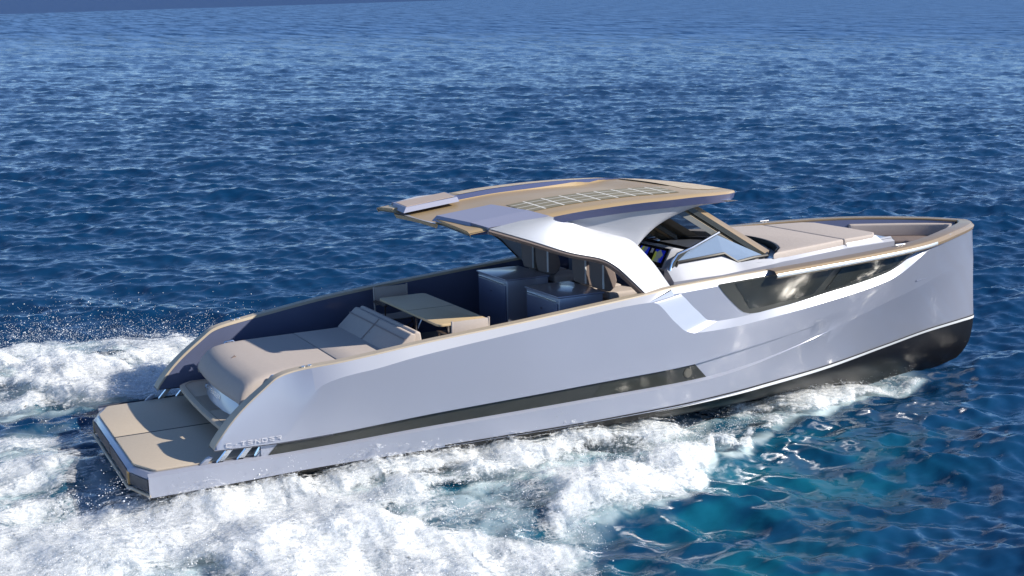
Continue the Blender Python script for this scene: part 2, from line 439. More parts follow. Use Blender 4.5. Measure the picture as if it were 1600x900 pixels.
    return m

sea = sea_mesh()
sea.data.materials.append(sea_material())
tag(sea, kind='structure')

# ------------------------------------------------------------------ white water
def foam_mesh(name, x0, x1, y0, y1, st, seed):
    nx = int((x1-x0)/st); ny = int((y1-y0)/st)
    gx, gy = np.meshgrid(np.linspace(x0, x1, nx), np.linspace(y0, y1, ny), indexing='ij')
    x = gx.ravel(); y = gy.ravel()
    d = foam_density(x, y)
    big = fbm(x, y, 1.3, 2, seed)
    b1 = fbm(x, y, .50, 4, seed+10, .6)
    b2 = fbm(x, y, .13, 4, seed+20, .7, billow=True)
    wx = (fbm(x, y, .16, 4, seed+30, .7) - .5)*.20*np.clip(d, 0, 1); wy = (fbm(x, y, .16, 4, seed+31, .7) - .5)*.20*np.clip(d, 0, 1)
    X, Y, Z = waves(x, y)
    # crest of the sheet thrown off the hull
    crest = np.exp(-((y + 2.55 + .32*(6.5 - x)*sstep(9, 4, x)*.55)/.75)**2)*sstep(11.5, 8.2, x)*sstep(-3, 3, x)
    crest2 = np.exp(-((y - 5.6 - .18*(-x))/1.5)**2)*sstep(4, 0, x)
    hug = np.exp(-((y + 1.80)/.5)**2)*(.45 + .55*sstep(1.5, 4.0, x))*sstep(.1, 1.0, x)*sstep(12.5, 7, x)
    hgt = np.clip(d, 0, 1)**.8*(.03 + .075*b1 + .03*b2 + .26*(big-.35) + .16*crest*(.3 + b1) + .26*crest2*(.3 + b1)) + .15*hug*np.clip(d*1.3, 0, 1)
    Z = Z + hgt - .02
    X = X + wx; Y = Y + wy
    keep = d > .04
    idx = np.arange(nx*ny).reshape(nx, ny)
    F = np.stack([idx[:-1, :-1], idx[1:, :-1], idx[1:, 1:], idx[:-1, 1:]], -1).reshape(-1, 4)
    F = F[keep[F].any(1)]
    used = np.unique(F); rm = -np.ones(nx*ny, np.int64); rm[used] = np.arange(len(used))
    F = rm[F]; V = np.stack([X, Y, Z], 1)[used]
    du = d[used]
    # loose shells of ever thinner froth above the sheet give the wash its feathery body
    nv = len(V); VV = [V]; FF = [F]; DD = [du]; LL = [np.zeros(nv)]
    lean = fbm(V[:, 0], V[:, 1], .5, 3, seed+50) - .5
    for q, (up, cut) in enumerate(((.025, .11), (.06, .19), (.11, .26), (.17, .32))):
        lift = up*(.5 + .9*du)*(.6 + 1.2*fbm(V[:, 0], V[:, 1], .7, 3, seed+60))
        Vq = V + np.stack([-lift*.7 + lean*lift, -lift*.45 + lean*lift*.5, lift], 1)
        VV.append(Vq); FF.append(F + nv*(q+1)); DD.append(du); LL.append(np.full(nv, cut))
    V = np.vstack(VV); F = np.vstack(FF); du = np.concatenate(DD); lay = np.concatenate(LL)
    me = bpy.data.meshes.new(name)
    me.vertices.add(len(V)); me.vertices.foreach_set("co", V.ravel())
    me.loops.add(F.size); me.loops.foreach_set("vertex_index", F.ravel().astype(np.int32))
    me.polygons.add(len(F)); me.polygons.foreach_set("loop_start", (np.arange(len(F))*4).astype(np.int32))
    me.polygons.foreach_set("use_smooth", [True]*len(F))
    me.update(calc_edges=True)
    at = me.attributes.new("dens", 'FLOAT', 'POINT'); at.data.foreach_set("value", du.astype(np.float32))
    at = me.attributes.new("lay", 'FLOAT', 'POINT'); at.data.foreach_set("value", lay.astype(np.float32))
    o = bpy.data.objects.new(name, me); COL.objects.link(o)
    return o

def foam_material():
    m = bpy.data.materials.new("white_foam"); m.use_nodes = True
    nt = m.node_tree; b = nt.nodes["Principled BSDF"]; L = nt.links.new
    out = nt.nodes["Material Output"]
    at = nt.nodes.new("ShaderNodeAttribute"); at.attribute_name = "dens"
    geo = nt.nodes.new("ShaderNodeNewGeometry")
    mp = nt.nodes.new("ShaderNodeMapping"); mp.inputs['Rotation'].default_value = (0, 0, math.radians(-38)); mp.inputs['Scale'].default_value = (.75, 1.5, 1.2)
    L(geo.outputs['Position'], mp.inputs['Vector'])
    def nz(sc, det, ro, dis, vec):
        n = nt.nodes.new("ShaderNodeTexNoise"); n.inputs['Scale'].default_value = sc; n.inputs['Detail'].default_value = det; n.inputs['Roughness'].default_value = ro
        n.inputs['Distortion'].default_value = dis; L(vec, n.inputs['Vector']); return n.outputs[0]
    na = nz(5.6, 9, .74, 1.6, mp.outputs[0]); nb = nz(1.1, 3, .5, .6, mp.outputs[0])
    mixn = nt.nodes.new("ShaderNodeMix"); mixn.inputs[0].default_value = .35; L(na, mixn.inputs[2]); L(nb, mixn.inputs[3])
    # alpha: dense white water is closed, thin white water is lace over milky sea
    th = nt.nodes.new("ShaderNodeMapRange"); th.inputs[1].default_value = 0; th.inputs[2].default_value = 1.1; th.inputs[3].default_value = .80; th.inputs[4].default_value = .32
    L(at.outputs['Fac'], th.inputs[0])
    sb = nt.nodes.new("ShaderNodeMath"); sb.operation = 'SUBTRACT'; ly = nt.nodes.new("ShaderNodeAttribute"); ly.attribute_name = "lay"
    fz = nz(21.0, 4, .7, .5, geo.outputs['Position'])
    fzz = nt.nodes.new("ShaderNodeMath"); fzz.operation = 'MULTIPLY_ADD'; fzz.inputs[1].default_value = .30; fzz.inputs[2].default_value = -.15; L(fz, fzz.inputs[0])
    add = nt.nodes.new("ShaderNodeMath"); add.operation = 'ADD'; L(mixn.outputs[0], add.inputs[0]); L(fzz.outputs[0], add.inputs[1])
    tl_ = nt.nodes.new("ShaderNodeMath"); tl_.operation = 'ADD'; L(th.outputs[0], tl_.inputs[0]); L(ly.outputs['Fac'], tl_.inputs[1])
    L(add.outputs[0], sb.inputs[0]); L(tl_.outputs[0], sb.inputs[1])
    mr = nt.nodes.new("ShaderNodeMapRange"); mr.inputs[1].default_value = -.06; mr.inputs[2].default_value = .10
    L(sb.outputs[0], mr.inputs[0])
    b.inputs['Base Color'].default_value = (.94, .955, .97, 1); b.inputs['Roughness'].default_value = .8; b.inputs['Specular IOR Level'].default_value = .2
    n2 = nt.nodes.new("ShaderNodeTexNoise"); n2.inputs['Scale'].default_value = 16; n2.inputs['Detail'].default_value = 6; n2.inputs['Roughness'].default_value = .7
    L(geo.outputs['Position'], n2.inputs['Vector'])
    bp = nt.nodes.new("ShaderNodeBump"); bp.inputs['Strength'].default_value = .5; bp.inputs['Distance'].default_value = .03
    L(n2.outputs[0], bp.inputs['Height']); L(bp.outputs[0], b.inputs['Normal'])
    tl = nt.nodes.new("ShaderNodeBsdfTranslucent"); tl.inputs[0].default_value = (.93, .96, .98, 1)
    ms = nt.nodes.new("ShaderNodeMixShader"); ms.inputs[0].default_value = .45
    L(b.outputs[0], ms.inputs[1]); L(tl.outputs[0], ms.inputs[2])
    tr = nt.nodes.new("ShaderNodeBsdfTransparent")
    mx = nt.nodes.new("ShaderNodeMixShader")
    L(mr.outputs[0], mx.inputs[0]); L(tr.outputs[0], mx.inputs[1]); L(ms.outputs[0], mx.inputs[2]); L(mx.outputs[0], out.inputs[0])
    return m
FOAM = foam_material()
f1 = foam_mesh("wake_foam", -6.5, 14.6, -8.0, 12.5, .034, 100)
f1.data.materials.append(FOAM)
tag(f1, "white foaming wake churned up along and behind the boat", "wake", kind='stuff')

def spray():
    N = 900000
    x = RNG.uniform(-6, 14, N); y = RNG.uniform(-7.5, 12, N)
    d = foam_density(x, y)
    clump = sstep(.42, .72, fbm(x, y, .30, 3, 300)); edge = (d*(1.15-d)*1.6 + .55*np.clip(d, 0, 1))*(.12 + clump)
    port = (y > 3)
    # halo of loose drops beyond the far wash and off the bow curl
    d_sh = foam_density(x, y - .8*RNG.random(N))
    edge = np.where(port, np.maximum(edge, .55*d_sh*(1-d)), edge)
    edge = edge*np.where((y > -1.2) & (y < 2.9), .10, 1)
    keep = RNG.random(N) < edge*.5
    x = x[keep]; y = y[keep]; d = d[keep]
    h = RNG.exponential(.085, len(x))*(1 + 1.4*(y > 4))*np.clip(sstep(14.5, 9, x) + .3, .3, 1)
    X, Y, Z = waves(x, y)
    ok = ~((np.abs(y) < 2.3) & (x > -.1) & (h > .15))
    V = []; F = []
    oct_v = np.array([(1,0,0),(-1,0,0),(0,1,0),(0,-1,0),(0,0,1),(0,0,-1)], float)
    oct_f = np.array([(0,2,4),(2,1,4),(1,3,4),(3,0,4),(2,0,5),(1,2,5),(3,1,5),(0,3,5)])
    pts = np.stack([X, Y, Z + .05 + .25*d + h], 1)[ok]
    rad = np.clip(RNG.lognormal(math.log(.0036), .45, len(pts)), .0015, .012)
    sc = RNG.uniform(.6, 1.5, (len(pts), 1, 3))
    V = (pts[:, None, :] + oct_v[None]*rad[:, None, None]*sc).reshape(-1, 3)
    F = (oct_f[None] + (np.arange(len(pts))*6)[:, None, None]).reshape(-1, 3)
    me = bpy.data.meshes.new("spray"); me.from_pydata(V.tolist(), [], F.tolist())
    me.polygons.foreach_set("use_smooth", [True]*len(me.polygons))
    me.materials.append(mat("spray_white", (.9, .92, .95), .25, 0))
    o = bpy.data.objects.new("spray_droplets", me); COL.objects.link(o)
    tag(o, "loose white spray droplets flying off the wake", "spray", kind='stuff')
spray()

# ------------------------------------------------------------------ the yacht (boat frame: x forward, y port, z up from the swim platform)
BM = Matrix(((0.99998198, 0.00027007, -0.00599707, -0.005553),
             (0.0, 0.99898750, 0.04498853, 0.042739),
             (0.00600314, -0.04498772, 0.99896950, 0.900996), (0, 0, 0, 1)))
boat = empty("motor_yacht", "lavender grey open motor yacht with bronze hardtop speeding across blue sea", "yacht")
boat.matrix_world = BM

hb = pchip([0, 1.3, 2.03, 2.74, 3.8, 5.4, 7.18, 9.52, 11.02, 12.1, 12.79, 13.4, 13.95, 14.5, 15.0, 15.35, 15.55, 15.64],
           [1.84, 1.862, 1.89, 2.02, 2.125, 2.195, 2.19, 2.125, 2.05, 1.93, 1.78, 1.56, 1.29, .98, .66, .38, .15, 0])
yb = pchip([0, 2, 4.2, 6, 7.45, 8.7, 9.69, 10.78, 12.78, 14.29, 15.4, 15.8, 15.89], [1.83, 1.88, 2.12, 2.20, 2.19, 2.07, 1.875, 1.615, .951, .446, .16, .05, 0])
zc = pchip([.975, 1.007, 1.75, 1.85, 1.95, 2.1, 2.74, 3.8, 5.4, 7.18, 7.7, 9.5, 11, 12.8, 14, 15, 15.64],
           [.165, .225, .90, .965, 1.0, 1.03, 1.10, 1.225, 1.355, 1.50, 1.545, 1.61, 1.655, 1.70, 1.725, 1.70, 1.665])
xstem = pchip([-1.3, -1.24, -1.14, -1.0, -.8, -.635, -.2, .5, 1.0, 1.665], [13.0, 14.1, 14.85, 15.38, 15.68, 15.80, 15.88, 15.84, 15.77, 15.64])
def stemshift(X, z): return (xstem(z) - 15.64)*sstep(11.5, 15.64, X)
zk = pchip([0, 1, 1.75, 4, 6, 8.25, 9.1, 9.9, 11, 12.5, 15.64], [-.035, -.035, -.04, .07, .11, .125, .19, .30, .5, .78, 1.15])
zt = pchip([.9, .975, 1.83, 4.05, 5.98, 8.03, 8.76, 9.87, 11, 12.5, 15.64], [.165, .163, .137, .276, .342, .390, .452, .545, .68, .92, 1.25])
LX1 = 7.641; LX2 = 7.848; LX3 = 8.031; LX4 = 8.426; LX5 = 9.863; LZ1 = 1.084; LZ2 = 0.916; LZ3 = 0.869; LZ4 = 0.858; LZ5 = 0.925; SH0 = 0.54; SH1 = 0.477; SH2 = 0.488; SH3 = 0.484; SH4 = 0.35; RZ0 = 1.446; RZ1 = 1.175; RZ2 = 0.999; RZ3 = 0.965; RZ4 = 0.966; RZ5 = 1.035; 
_zl = pchip([.975, 1.7, 1.9, 2.05, 2.2, 2.4, 2.7, 3.1, 3.55, 4.08, 5.4, 7.18, 7.285, LX1, LX2, LX3, LX4, LX5, 10.64, 12.1, 12.4, 12.65, 12.9, 13.2, 13.6, 14.35, 15.64],
            [.18, .175, .26, .46, .67, .84, .93, .985, 1.065, 1.135, 1.272, 1.415, 1.405, LZ1, LZ2, LZ3, LZ4, LZ5, .99, 1.15, 1.235, 1.35, 1.485, 1.58, 1.635, 1.655, 1.63])
# upper edge of the slanted end and of the ledge, as (x shift, z rise)
_sh = pchip([.9, 6.9, 7.285, LX1, LX2, LX3, LX4, LX5, 12, 15.64], [0, 0, SH0, SH1, SH2, SH3, SH4, 0, 0, 0])
_rz = pchip([7.285, LX1, LX2, LX3, LX4, LX5, 10.64, 12.1, 13, 13.8], [RZ0, RZ1, RZ2, RZ3, RZ4, RZ5, 1.115, 1.27, 1.60, 1.66])
def zl(X): return np.maximum(_zl(X), zt(X) + .004)
fb = lambda X: (1 - sstep(8.0, 11.6, X))**1.4*1.0             # band recess
def ysurf(X, z):
    """outer half beam of the smooth topsides at height z"""
    c = zc(X); c = np.where(X < 2.1, 1.03, c)
    t = np.clip((z + .2)/(c + .2), 0, 1)
    p = 1.0 - .1*sstep(9, 13, X)
    b = yb(np.minimum(X + (xstem(-.2)-15.64)*sstep(11.5, 15.64, X), 15.889))
    h = hb(X)
    return b + (h - b)*t**p
ST = np.unique(np.concatenate([np.linspace(.975, 2.2, 36), np.linspace(2.2, 7.2, 50), np.linspace(7.2, 8.4, 60), np.linspace(8.4, 12, 36), np.linspace(12, 13.8, 50), np.linspace(13.8, 15.3, 24), np.linspace(15.3, 15.64, 14)]))

def hp(X, z, inset=0.0):
    y = np.maximum(ysurf(X, z) - inset, 0)
    y = np.where(X >= 15.639, 0, y)
    return np.stack([X + stemshift(X, z), -y, z], 1)

def upper_rows():
    X = ST; rows = []
    f = fb(X)
    a0 = hp(X, zt(X) - .0, .05*f); rows.append(a0)
    rows.append(hp(X, zt(X) + .012, 0*f))
    top = zl(X)
    for t in (.33, .66): rows.append(hp(X, zt(X) + .012 + (top - zt(X) - .012)*t))
    rows.append(hp(X, top))
    return rows, X, top
def CIN(x, c): return np.where(x < 9.2, (.112 + .05*sstep(7.3, 7.9, x))*np.clip((c - .15)/.87, .25, 1), .162*(1 - sstep(13.2, 13.9, x)))
def bevel_rows():
    """glare-coloured bevel aft, the slanted end face and the ledge forward, and the recessed panel above it"""
    X = ST; top = zl(X)
    led = sstep(7.2, 7.285, X)*(1 - sstep(13.0, 13.5, X))
    x2 = np.minimum(X + _sh(X), 15.64)
    c = zc(x2)
    cin = CIN(x2, c)
    def mk(z, ins):
        p = np.stack([x2 + stemshift(x2, z), -np.maximum(ysurf(np.clip(x2, .975, 15.63), z) - ins, 0), z], 1)
        p[-1, 1] = 0
        return p
    r6 = hp(X, top)
    z7 = np.where(led > .02, np.minimum(led*_rz(X) + (1-led)*(c - .02), c - .10), c - .02)
    wf = sstep(13.0, 13.5, X); z7 = z7*(1-wf) + (c - .012)*wf
    r7 = mk(z7, led*.105 + (1-led)*np.where(X < 9, cin*.9, 0))
    z8 = np.where(led > .02, np.maximum(z7 + .002, c - .085), c - .018)
    z8 = z8*(1-wf) + (c - .011)*wf
    r8 = mk(z8, led*.105 + (1-led)*np.where(X < 9, cin*.92, 0))
    r9 = mk(c - .005, cin)
    return r6, r7, r8, r9
hull = MB()
hull.grid([r.tolist() for r in upper_rows()[0]])
b6, b7, b8, b9 = bevel_rows()
nA = int(np.searchsorted(ST, 7.20)); nF = int(np.searchsorted(ST, 9.2))
ldg = MB().grid([b6[nA:].tolist(), b7[nA:].tolist()])
hull.grid([b7[nA:].tolist(), b8[nA:].tolist()]); hull.grid([b8[nF:].tolist(), b9[nF:].tolist()])
n0 = int(np.searchsorted(ST, 2.3))
hull.grid([b6[:n0+1].tolist(), b9[:n0+1].tolist()])
STL = np.unique(np.concatenate([np.linspace(.15, 2, 14), ST[ST > 2]]))
low = []
zcr = lambda X: np.minimum(np.interp(X, [0, 8.0, 9.3, 9.6, 10.66, 11.83, 12.8, 13.9, 14.6, 15.64], [-.15, -.08, -.06, -.04, .164, .457, .637, .82, .90, .95]), zk(X) - .02)
for k, (zz, ins) in enumerate(((lambda X: -.2 + 0*X - .10*(1-sstep(0, 5, X)), 0), (zcr, -1), (zk, 0), (lambda X: zk(X)+.03*fb(X)+.004, .05), (lambda X: np.maximum(zt(X), zk(X)+.04), .05))):
    z = zz(STL)
    low.append(hp(STL, z, (.035*sstep(9.2, 10.6, STL)*(1 - sstep(12.8, 14.4, STL)) if ins < 0 else ins*fb(STL)) if ins else 0))
low_keep = STL > 1.55
hull.grid([r.tolist() for r in low[:4]])
lk = [r[low_keep].tolist() for r in low[3:5]]
hull.grid(lk)
# wing undersides and wing inner faces close the aft wings as solids
Xw = ST[ST < 2.6]
wb = hp(Xw, zt(Xw), .05*0); wi = wb.copy(); wi[:, 1] = -(hb(Xw) - .27)
hull.grid([wb.tolist(), wi.tolist()])
hull_o = hull.build("hull", PAINT, boat, sharp=24, mirror=True)

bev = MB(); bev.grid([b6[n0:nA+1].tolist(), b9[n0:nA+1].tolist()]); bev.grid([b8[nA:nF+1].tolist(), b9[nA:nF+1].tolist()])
ldg.build("hull_ledge", mat("ledge_paint", (.40, .43, .51), .34, .25, .5), hull_o, sharp=40, mirror='split')
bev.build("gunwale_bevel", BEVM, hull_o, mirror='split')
# bottom
def bottom():
    X = STL; rows = []
    zb = -.2 - .10*(1-sstep(0, 5, X))
    zkeel = np.interp(X, [0, 6, 12, 13.2, 14.4, 15.1, 15.64], [-.75, -.95, -1.16, -1.26, -1.24, -1.14, -.95])
    r0 = hp(X, zb - .0)
    r0[:, 1] += .004
    for t in np.linspace(0, 1, 9):
        z = zb + (zkeel - zb)*t
        y = r0[:, 1]*(1 - t**(1.5 + .9*sstep(10, 15, X)))
        xx = X + (xstem(z) - 15.64)*sstep(11.5, 15.64, X)
        y = np.where(X >= 15.639, 0, y)
        rows.append(np.stack([xx, y, z], 1).tolist())
    b = MB().grid(rows)
    # chine rail throws a dark edge along the side
    return b.build("hull_bottom", BLACKB, hull_o, sharp=40, mirror=True)
bottom()
def strip(zlo, zhi, off, X0, X1, n=120, xs=None):
    X = np.linspace(X0, X1, n) if xs is None else xs
    a = hp(X, zlo(X), -off); b = hp(X, zhi(X), -off)
    return [a.tolist(), b.tolist()]
zs0 = lambda X: -.2 - .10*(1-sstep(0, 5, X))
bs = MB().grid(strip(lambda X: zs0(X) - .012 - .0*X, lambda X: zs0(X) - .011 + .047*sstep(7.2, 10, X), .006, 7.3, 15.632, 160))
bs.build("boot_stripe", STRIPE, hull_o, mirror='split')
ds = MB().grid(strip(lambda X: zs0(X) + .028*sstep(6, 10, X) + .008, lambda X: zs0(X) + .03*sstep(6, 10, X) + .028, .005, 4.0, 15.632, 160))
ds.build("pinstripe", BLACKM, hull_o, mirror='split')
# dark band let into the topsides
bx = np.linspace(1.80, 8.06, 80)
def band_pts(X0, X1, zlo, zhi, off, n=80):
    X = np.linspace(X0, X1, n)
    # slanted ends
    lo = X + np.interp(X, [X0, X0+.5, X1-.5, X1], [-.14, 0, 0, .22]); hi = X
    a = hp(lo, zlo(lo), .05 - off); b = hp(hi, zhi(hi), .05 - off)
    return [a.tolist(), b.tolist()]
bd = MB().grid(band_pts(1.80, 8.04, lambda X: zk(X)+.034, lambda X: zt(X)-.004, .006))
bd.build("hull_band", BANDM, hull_o, mirror='split')
pn = MB().grid(band_pts(6.42, 7.40, lambda X: zk(X)+.055, lambda X: zt(X)-.03, .012, 30))
pn.build("band_window", GLASS, hull_o, mirror='split')
ph = MB().disc((7.9, -2.128, .275), (0, -1, 0), .068, .012); ph.disc((7.9, -2.138, .275), (0, -1, 0), .052, .006)
ph.build("porthole", mat("porthole_disc", (.15, .14, .115), .4, .2), hull_o, mirror='split')
# aft end blocks between wing and lower side
blk = MB().prism([(1.50, -1.80, -.03), (1.74, -1.80, -.03), (1.86, -1.80, .135), (1.66, -1.80, .14)], (0, .18, 0))
blk.build("aft_fairing", PAINT, hull_o, mirror='split')

# hull windows
def window():
    X = np.linspace(8.50, 13.0, 110)
    lo = np.interp(X, [8.50, 8.6, 8.75, 8.9, 9.0, 9.12, 9.3, 10.7, 12.1, 12.35, 12.6, 12.8, 13.0], [1.50, 1.38, 1.235, 1.10, 1.035, 1.0, .992, 1.085, 1.245, 1.31, 1.42, 1.52, 1.60])
    hi = zc(X) - .055
    lo = np.minimum(lo, hi - .002)
    rows = []
    for t in (0, .5, 1):
        z = lo + (hi-lo)*t
        rows.append(np.stack([X + stemshift(X, z), -(ysurf(X, z) - .099), z], 1).tolist())
    w = MB().grid(rows).build("hull_window", DARKFR, hull_o, mirror='split')
    def pane(x0t, x1t, x0b, x1b, mlo, mhi, n=40):
        t = np.linspace(0, 1, n)
        def edge(xa, xb, top):
            Xe = xa + (xb-xa)*t
            L_ = np.interp(Xe, X, lo) + mlo; H_ = zc(Xe) - .055 - mhi
            z = np.maximum(H_, 0) if top else np.minimum(L_, H_-.002)
            return np.stack([Xe, -(ysurf(Xe, z) - .099) - .006, z], 1).tolist()
        return [edge(x0b, x1b, False), edge(x0t, x1t, True)]
    MB().grid(pane(8.80, 10.86, 9.10, 10.42, .075, .03)).build("window_pane", GLASS, hull_o, mirror='split')
    MB().grid(pane(11.02, 12.75, 10.66, 12.30, .075, .03)).build("window_pane", GLASS, hull_o, mirror='split')
window()
# lettering on the aft wing
def strokes(ch):
    return {'C': [((1, 1), (0, 1)), ((0, 1), (0, 0)), ((0, 0), (1, 0))], '.': [((.44, .5), (.56, .5))],
            'T': [((0, 1), (1, 1)), ((.5, 1), (.5, 0))], 'E': [((0, 1), (1, 1)), ((0, .5), (1, .5)), ((0, 0), (1, 0))],
            'N': [((0, 0), (0, 1)), ((0, 1), (1, 0)), ((1, 0), (1, 1))],
            'D': [((0, 0), (0, 1)), ((0, 1), (.85, 1)), ((.85, 1), (1, .75)), ((1, .75), (1, .25)), ((1, .25), (.85, 0)), ((.85, 0), (0, 0))],
            'R': [((0, 1), (1, 1)), ((1, 1), (1, .5)), ((1, .5), (.2, .5)), ((.6, .5), (1, 0))]}[ch]
def lettering(name, m, parent, origin, ux, uz, nrm, w, h, pitch, thick, depth):
    o = np.array(origin, float); ux = np.array(ux, float); uz = np.array(uz, float); nr = np.array(nrm, float)
    for i, ch in enumerate("C.TENDER"):
        mb = MB()
        for (a, b) in strokes(ch):
            p = o + ux*(i*pitch + a[0]*w) + uz*a[1]*h; q = o + ux*(i*pitch + b[0]*w) + uz*b[1]*h
            d = q - p; L_ = np.linalg.norm(d); d = d/L_; s = np.cross(nr, d)*thick/2
            p = p - d*thick/2; q = q + d*thick/2
            mb.prism([tuple(p-s), tuple(q-s), tuple(q+s), tuple(p+s)], tuple(nr*depth))
        mb.build(name, m, parent, smooth=False, merge=0)
lettering("letter", WHITEL, hull_o, (1.13, -1.866, .198), (1, -.028, .0), (0, 0, 1), (0.03, -1, 0), .058, .046, .0915, .0075, .005)

# cap rails and bulwark linings
def plan_offset(X, d, zfun):
    y = hb(X); p = np.stack([X, y], 1)
    t = np.gradient(p, axis=0); t /= np.linalg.norm(t, axis=1)[:, None]
    n = np.stack([-t[:, 1], t[:, 0]], 1)          # outward on the port side (towards +y / forward)
    n = np.where(n[:, 1:2] < 0, -n, n); n[-1] = (1, 0)
    q = p + n*d
    q[:, 1] = np.maximum(q[:, 1], 0); 
    q[-1, 1] = 0
    return q
Xa = ST[ST <= 9.6]
za = zc(Xa)
capr = MB()
def caprow(X, z, ins): return np.stack([X, -(hb(X) - ins), z], 1).tolist()
cin_ = CIN(Xa, za)
capr.grid([caprow(Xa, za - .02, cin_), caprow(Xa, za + .012, cin_ + .013), caprow(Xa, za + .012, .27), caprow(Xa, za - .03, .275)])
capr.build("cap_rail", CAPTAN, boat, mirror='split')
Xb = np.unique(np.concatenate([np.linspace(9.5, 13.8, 40), np.linspace(13.8, 15.3, 30), np.linspace(15.3, 15.64, 24)]))
zbw = zc(Xb)
rail = []
for d, dz in ((-.03, -.115), (.018, -.10), (.032, -.05), (-.02, .006), (-.05, .016), (-.23, .016), (-.25, -.0), (-.25, -.06)):
    q = plan_offset(Xb, d, zc)
    rail.append(np.stack([q[:, 0], -q[:, 1], zbw + dz], 1).tolist())
MB().grid(rail).build("bow_rail", BRONZE, boat, mirror=True, sharp=28)
Xs_ = np.linspace(9.5, 13.2, 80)
rs = []
for d, dz in ((.036, -.080), (.044, -.055), (.030, -.028)):
    q = plan_offset(np.append(Xs_, 15.64), d, zc)[:-1]
    rs.append(np.stack([q[:, 0], -q[:, 1], zc(Xs_) + dz], 1).tolist())
MB().grid(rs).build("rail_highlight", mat("bright_highlight_metal", (.72, .72, .70), .3, .6), hull_o, mirror='split', sharp=60)  # added bright strip: the sun highlight along the rail side, painted in
# inner lining of the bulwark
Xi = ST[(ST <= 15.6)]
li = []
for dz, top in ((None, True), (None, False)):
    q = plan_offset(Xi, -.262, zc)
    z = zc(Xi) - .02 if top else np.interp(Xi, [.97, 1.9, 2.2, 4.1, 4.2, 8.2, 8.3, 13.0, 13.1, 15.7], [.17, .15, .15, .3, .3, .3, 1.25, 1.25, .95, .95])
    z = np.minimum(z, zc(Xi) - .021)
    q[:, 1] = np.maximum(np.minimum(q[:, 1], ysurf(np.minimum(Xi, 15.63), z) - .14 - .10*sstep(11.5, 13, Xi)), 0)
    li.append(np.stack([q[:, 0], -q[:, 1], z], 1).tolist())
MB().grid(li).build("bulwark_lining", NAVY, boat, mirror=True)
# lining of the wings takes the same shade-darkened paint

# deck hardware on the rails
for sgn in (-1, 1):
    for X_ in (2.22, 2.30):
        MB().disc((X_, sgn*(float(hb(X_)) - .19), float(zc(X_)) + .008), (0, 0, 1), .028, .016, 14).build("fairlead", CHROME, boat)
    for X_ in (12.3,):
        y_ = float(hb(X_)) - .13; z_0 = float(zc(X_)) + .012
        c_ = MB().tube([(X_ - .10, sgn*y_, z_0 + .035), (X_ + .10, sgn*y_, z_0 + .035)], .012, 8)
        c_.box((X_ - .045, sgn*y_ - .012, z_0), (X_ - .025, sgn*y_ + .012, z_0 + .035)); c_.box((X_ + .025, sgn*y_ - .012, z_0), (X_ + .045, sgn*y_ + .012, z_0 + .035))
        c_.build("mooring_cleat", CHROME, boat)
# swim platform
plat = MB()
PL = [(0, 1.32), (.04, 1.42), (.17, 1.80), (.19, 1.82), (2.0, 1.84), (2.0, -1.84), (.19, -1.82), (.17, -1.80), (.04, -1.42), (0, -1.32)]
def ring(pts, z, d=0.0):
    r = []
    for x, y in pts:
        r.append((x + d*(1 if x < 1 else 0), y - math.copysign(d*(.6 if abs(y) > 1.3 else .3), y), z))
    return r
rt = ring(PL, -.022, .09); r0 = ring(PL, -.03, 0.055); r1 = ring(PL, -.075, 0.0); r2 = ring(PL, -.24, .02); r3 = ring(PL, -.30, .06)
rr = [r + [r[0]] for r in (r3, r2, r1, r0, rt)]
plat.grid(rr); plat.poly(rt); plat.poly(r3)
plat_o = plat.build("swim_platform", PAINT, boat, sharp=20)
for sgn in (-1, 1):
    p = [(.075, .02*sgn, -.02), (.075, 1.27*sgn, -.02), (.11, 1.36*sgn, -.02), (.25, 1.66*sgn, -.02), (.29, 1.685*sgn, -.02), (2.0, 1.69*sgn, -.02), (2.0, .02*sgn, -.02)]
    MB().bevprism(p, (0, 0, .026), .006, 2).build("deck_panel", TAN, plat_o)
MB().prism([(.07, -.0195, -.02), (2.0, -.0195, -.02), (2.0, .0195, -.02), (.07, .0195, -.02)], (0, 0, .0245)).build("panel_gap", BLACKM, plat_o)
for y0, y1 in ((-1.24, -.03), (.03, 1.24)):
    MB().bevprism([(-.004, y0, -.235), (-.004, y1, -.235), (-.012, y1, -.07), (-.012, y0, -.07)], (.03, 0, 0), .008, 2).build("stern_panel", CUSH_D, plat_o)
for sgn in (-1, 1):
    a = np.array((0.016, 1.345*sgn, 0)); b = np.array((.165, 1.79*sgn, 0)); n = np.array((-.94*1, .33*sgn, 0))*.012
    q = [a + n + (0, 0, -.235), a + (b-a)*.95 + n + (0, 0, -.235), a + (b-a)*.95 + n + (0, 0, -.085), a + n + (0, 0, -.085)]
    MB().bevprism([tuple(v) for v in q], tuple(-2.5*n), .006, 2).build("corner_fender", mat("dark_grey_fender", (.07, .07, .08), .5), plat_o)
    MB().prism([(-.014, 1.25*sgn, -.24), (-.014, 1.335*sgn, -.24), (-.014, 1.335*sgn, -.08), (-.014, 1.25*sgn, -.08)], (.03, 0, 0)).build("corner_light", mat("amber_tan_lens", (.5, .32, .13), .3, .2), plat_o)
rub = [(-.02 + x, y*1.01, -.285) for x, y in PL[:4]][::-1] + [(-.02 + x, y*1.01, -.285) for x, y in PL[-4:]][::-1]
rub = [(-.02 + x, y*1.005, -.275) for x, y in (PL[-4:] + PL[:4])]
MB().tube(rub, .022, 8).build("rub_rail", CAPTAN, plat_o)
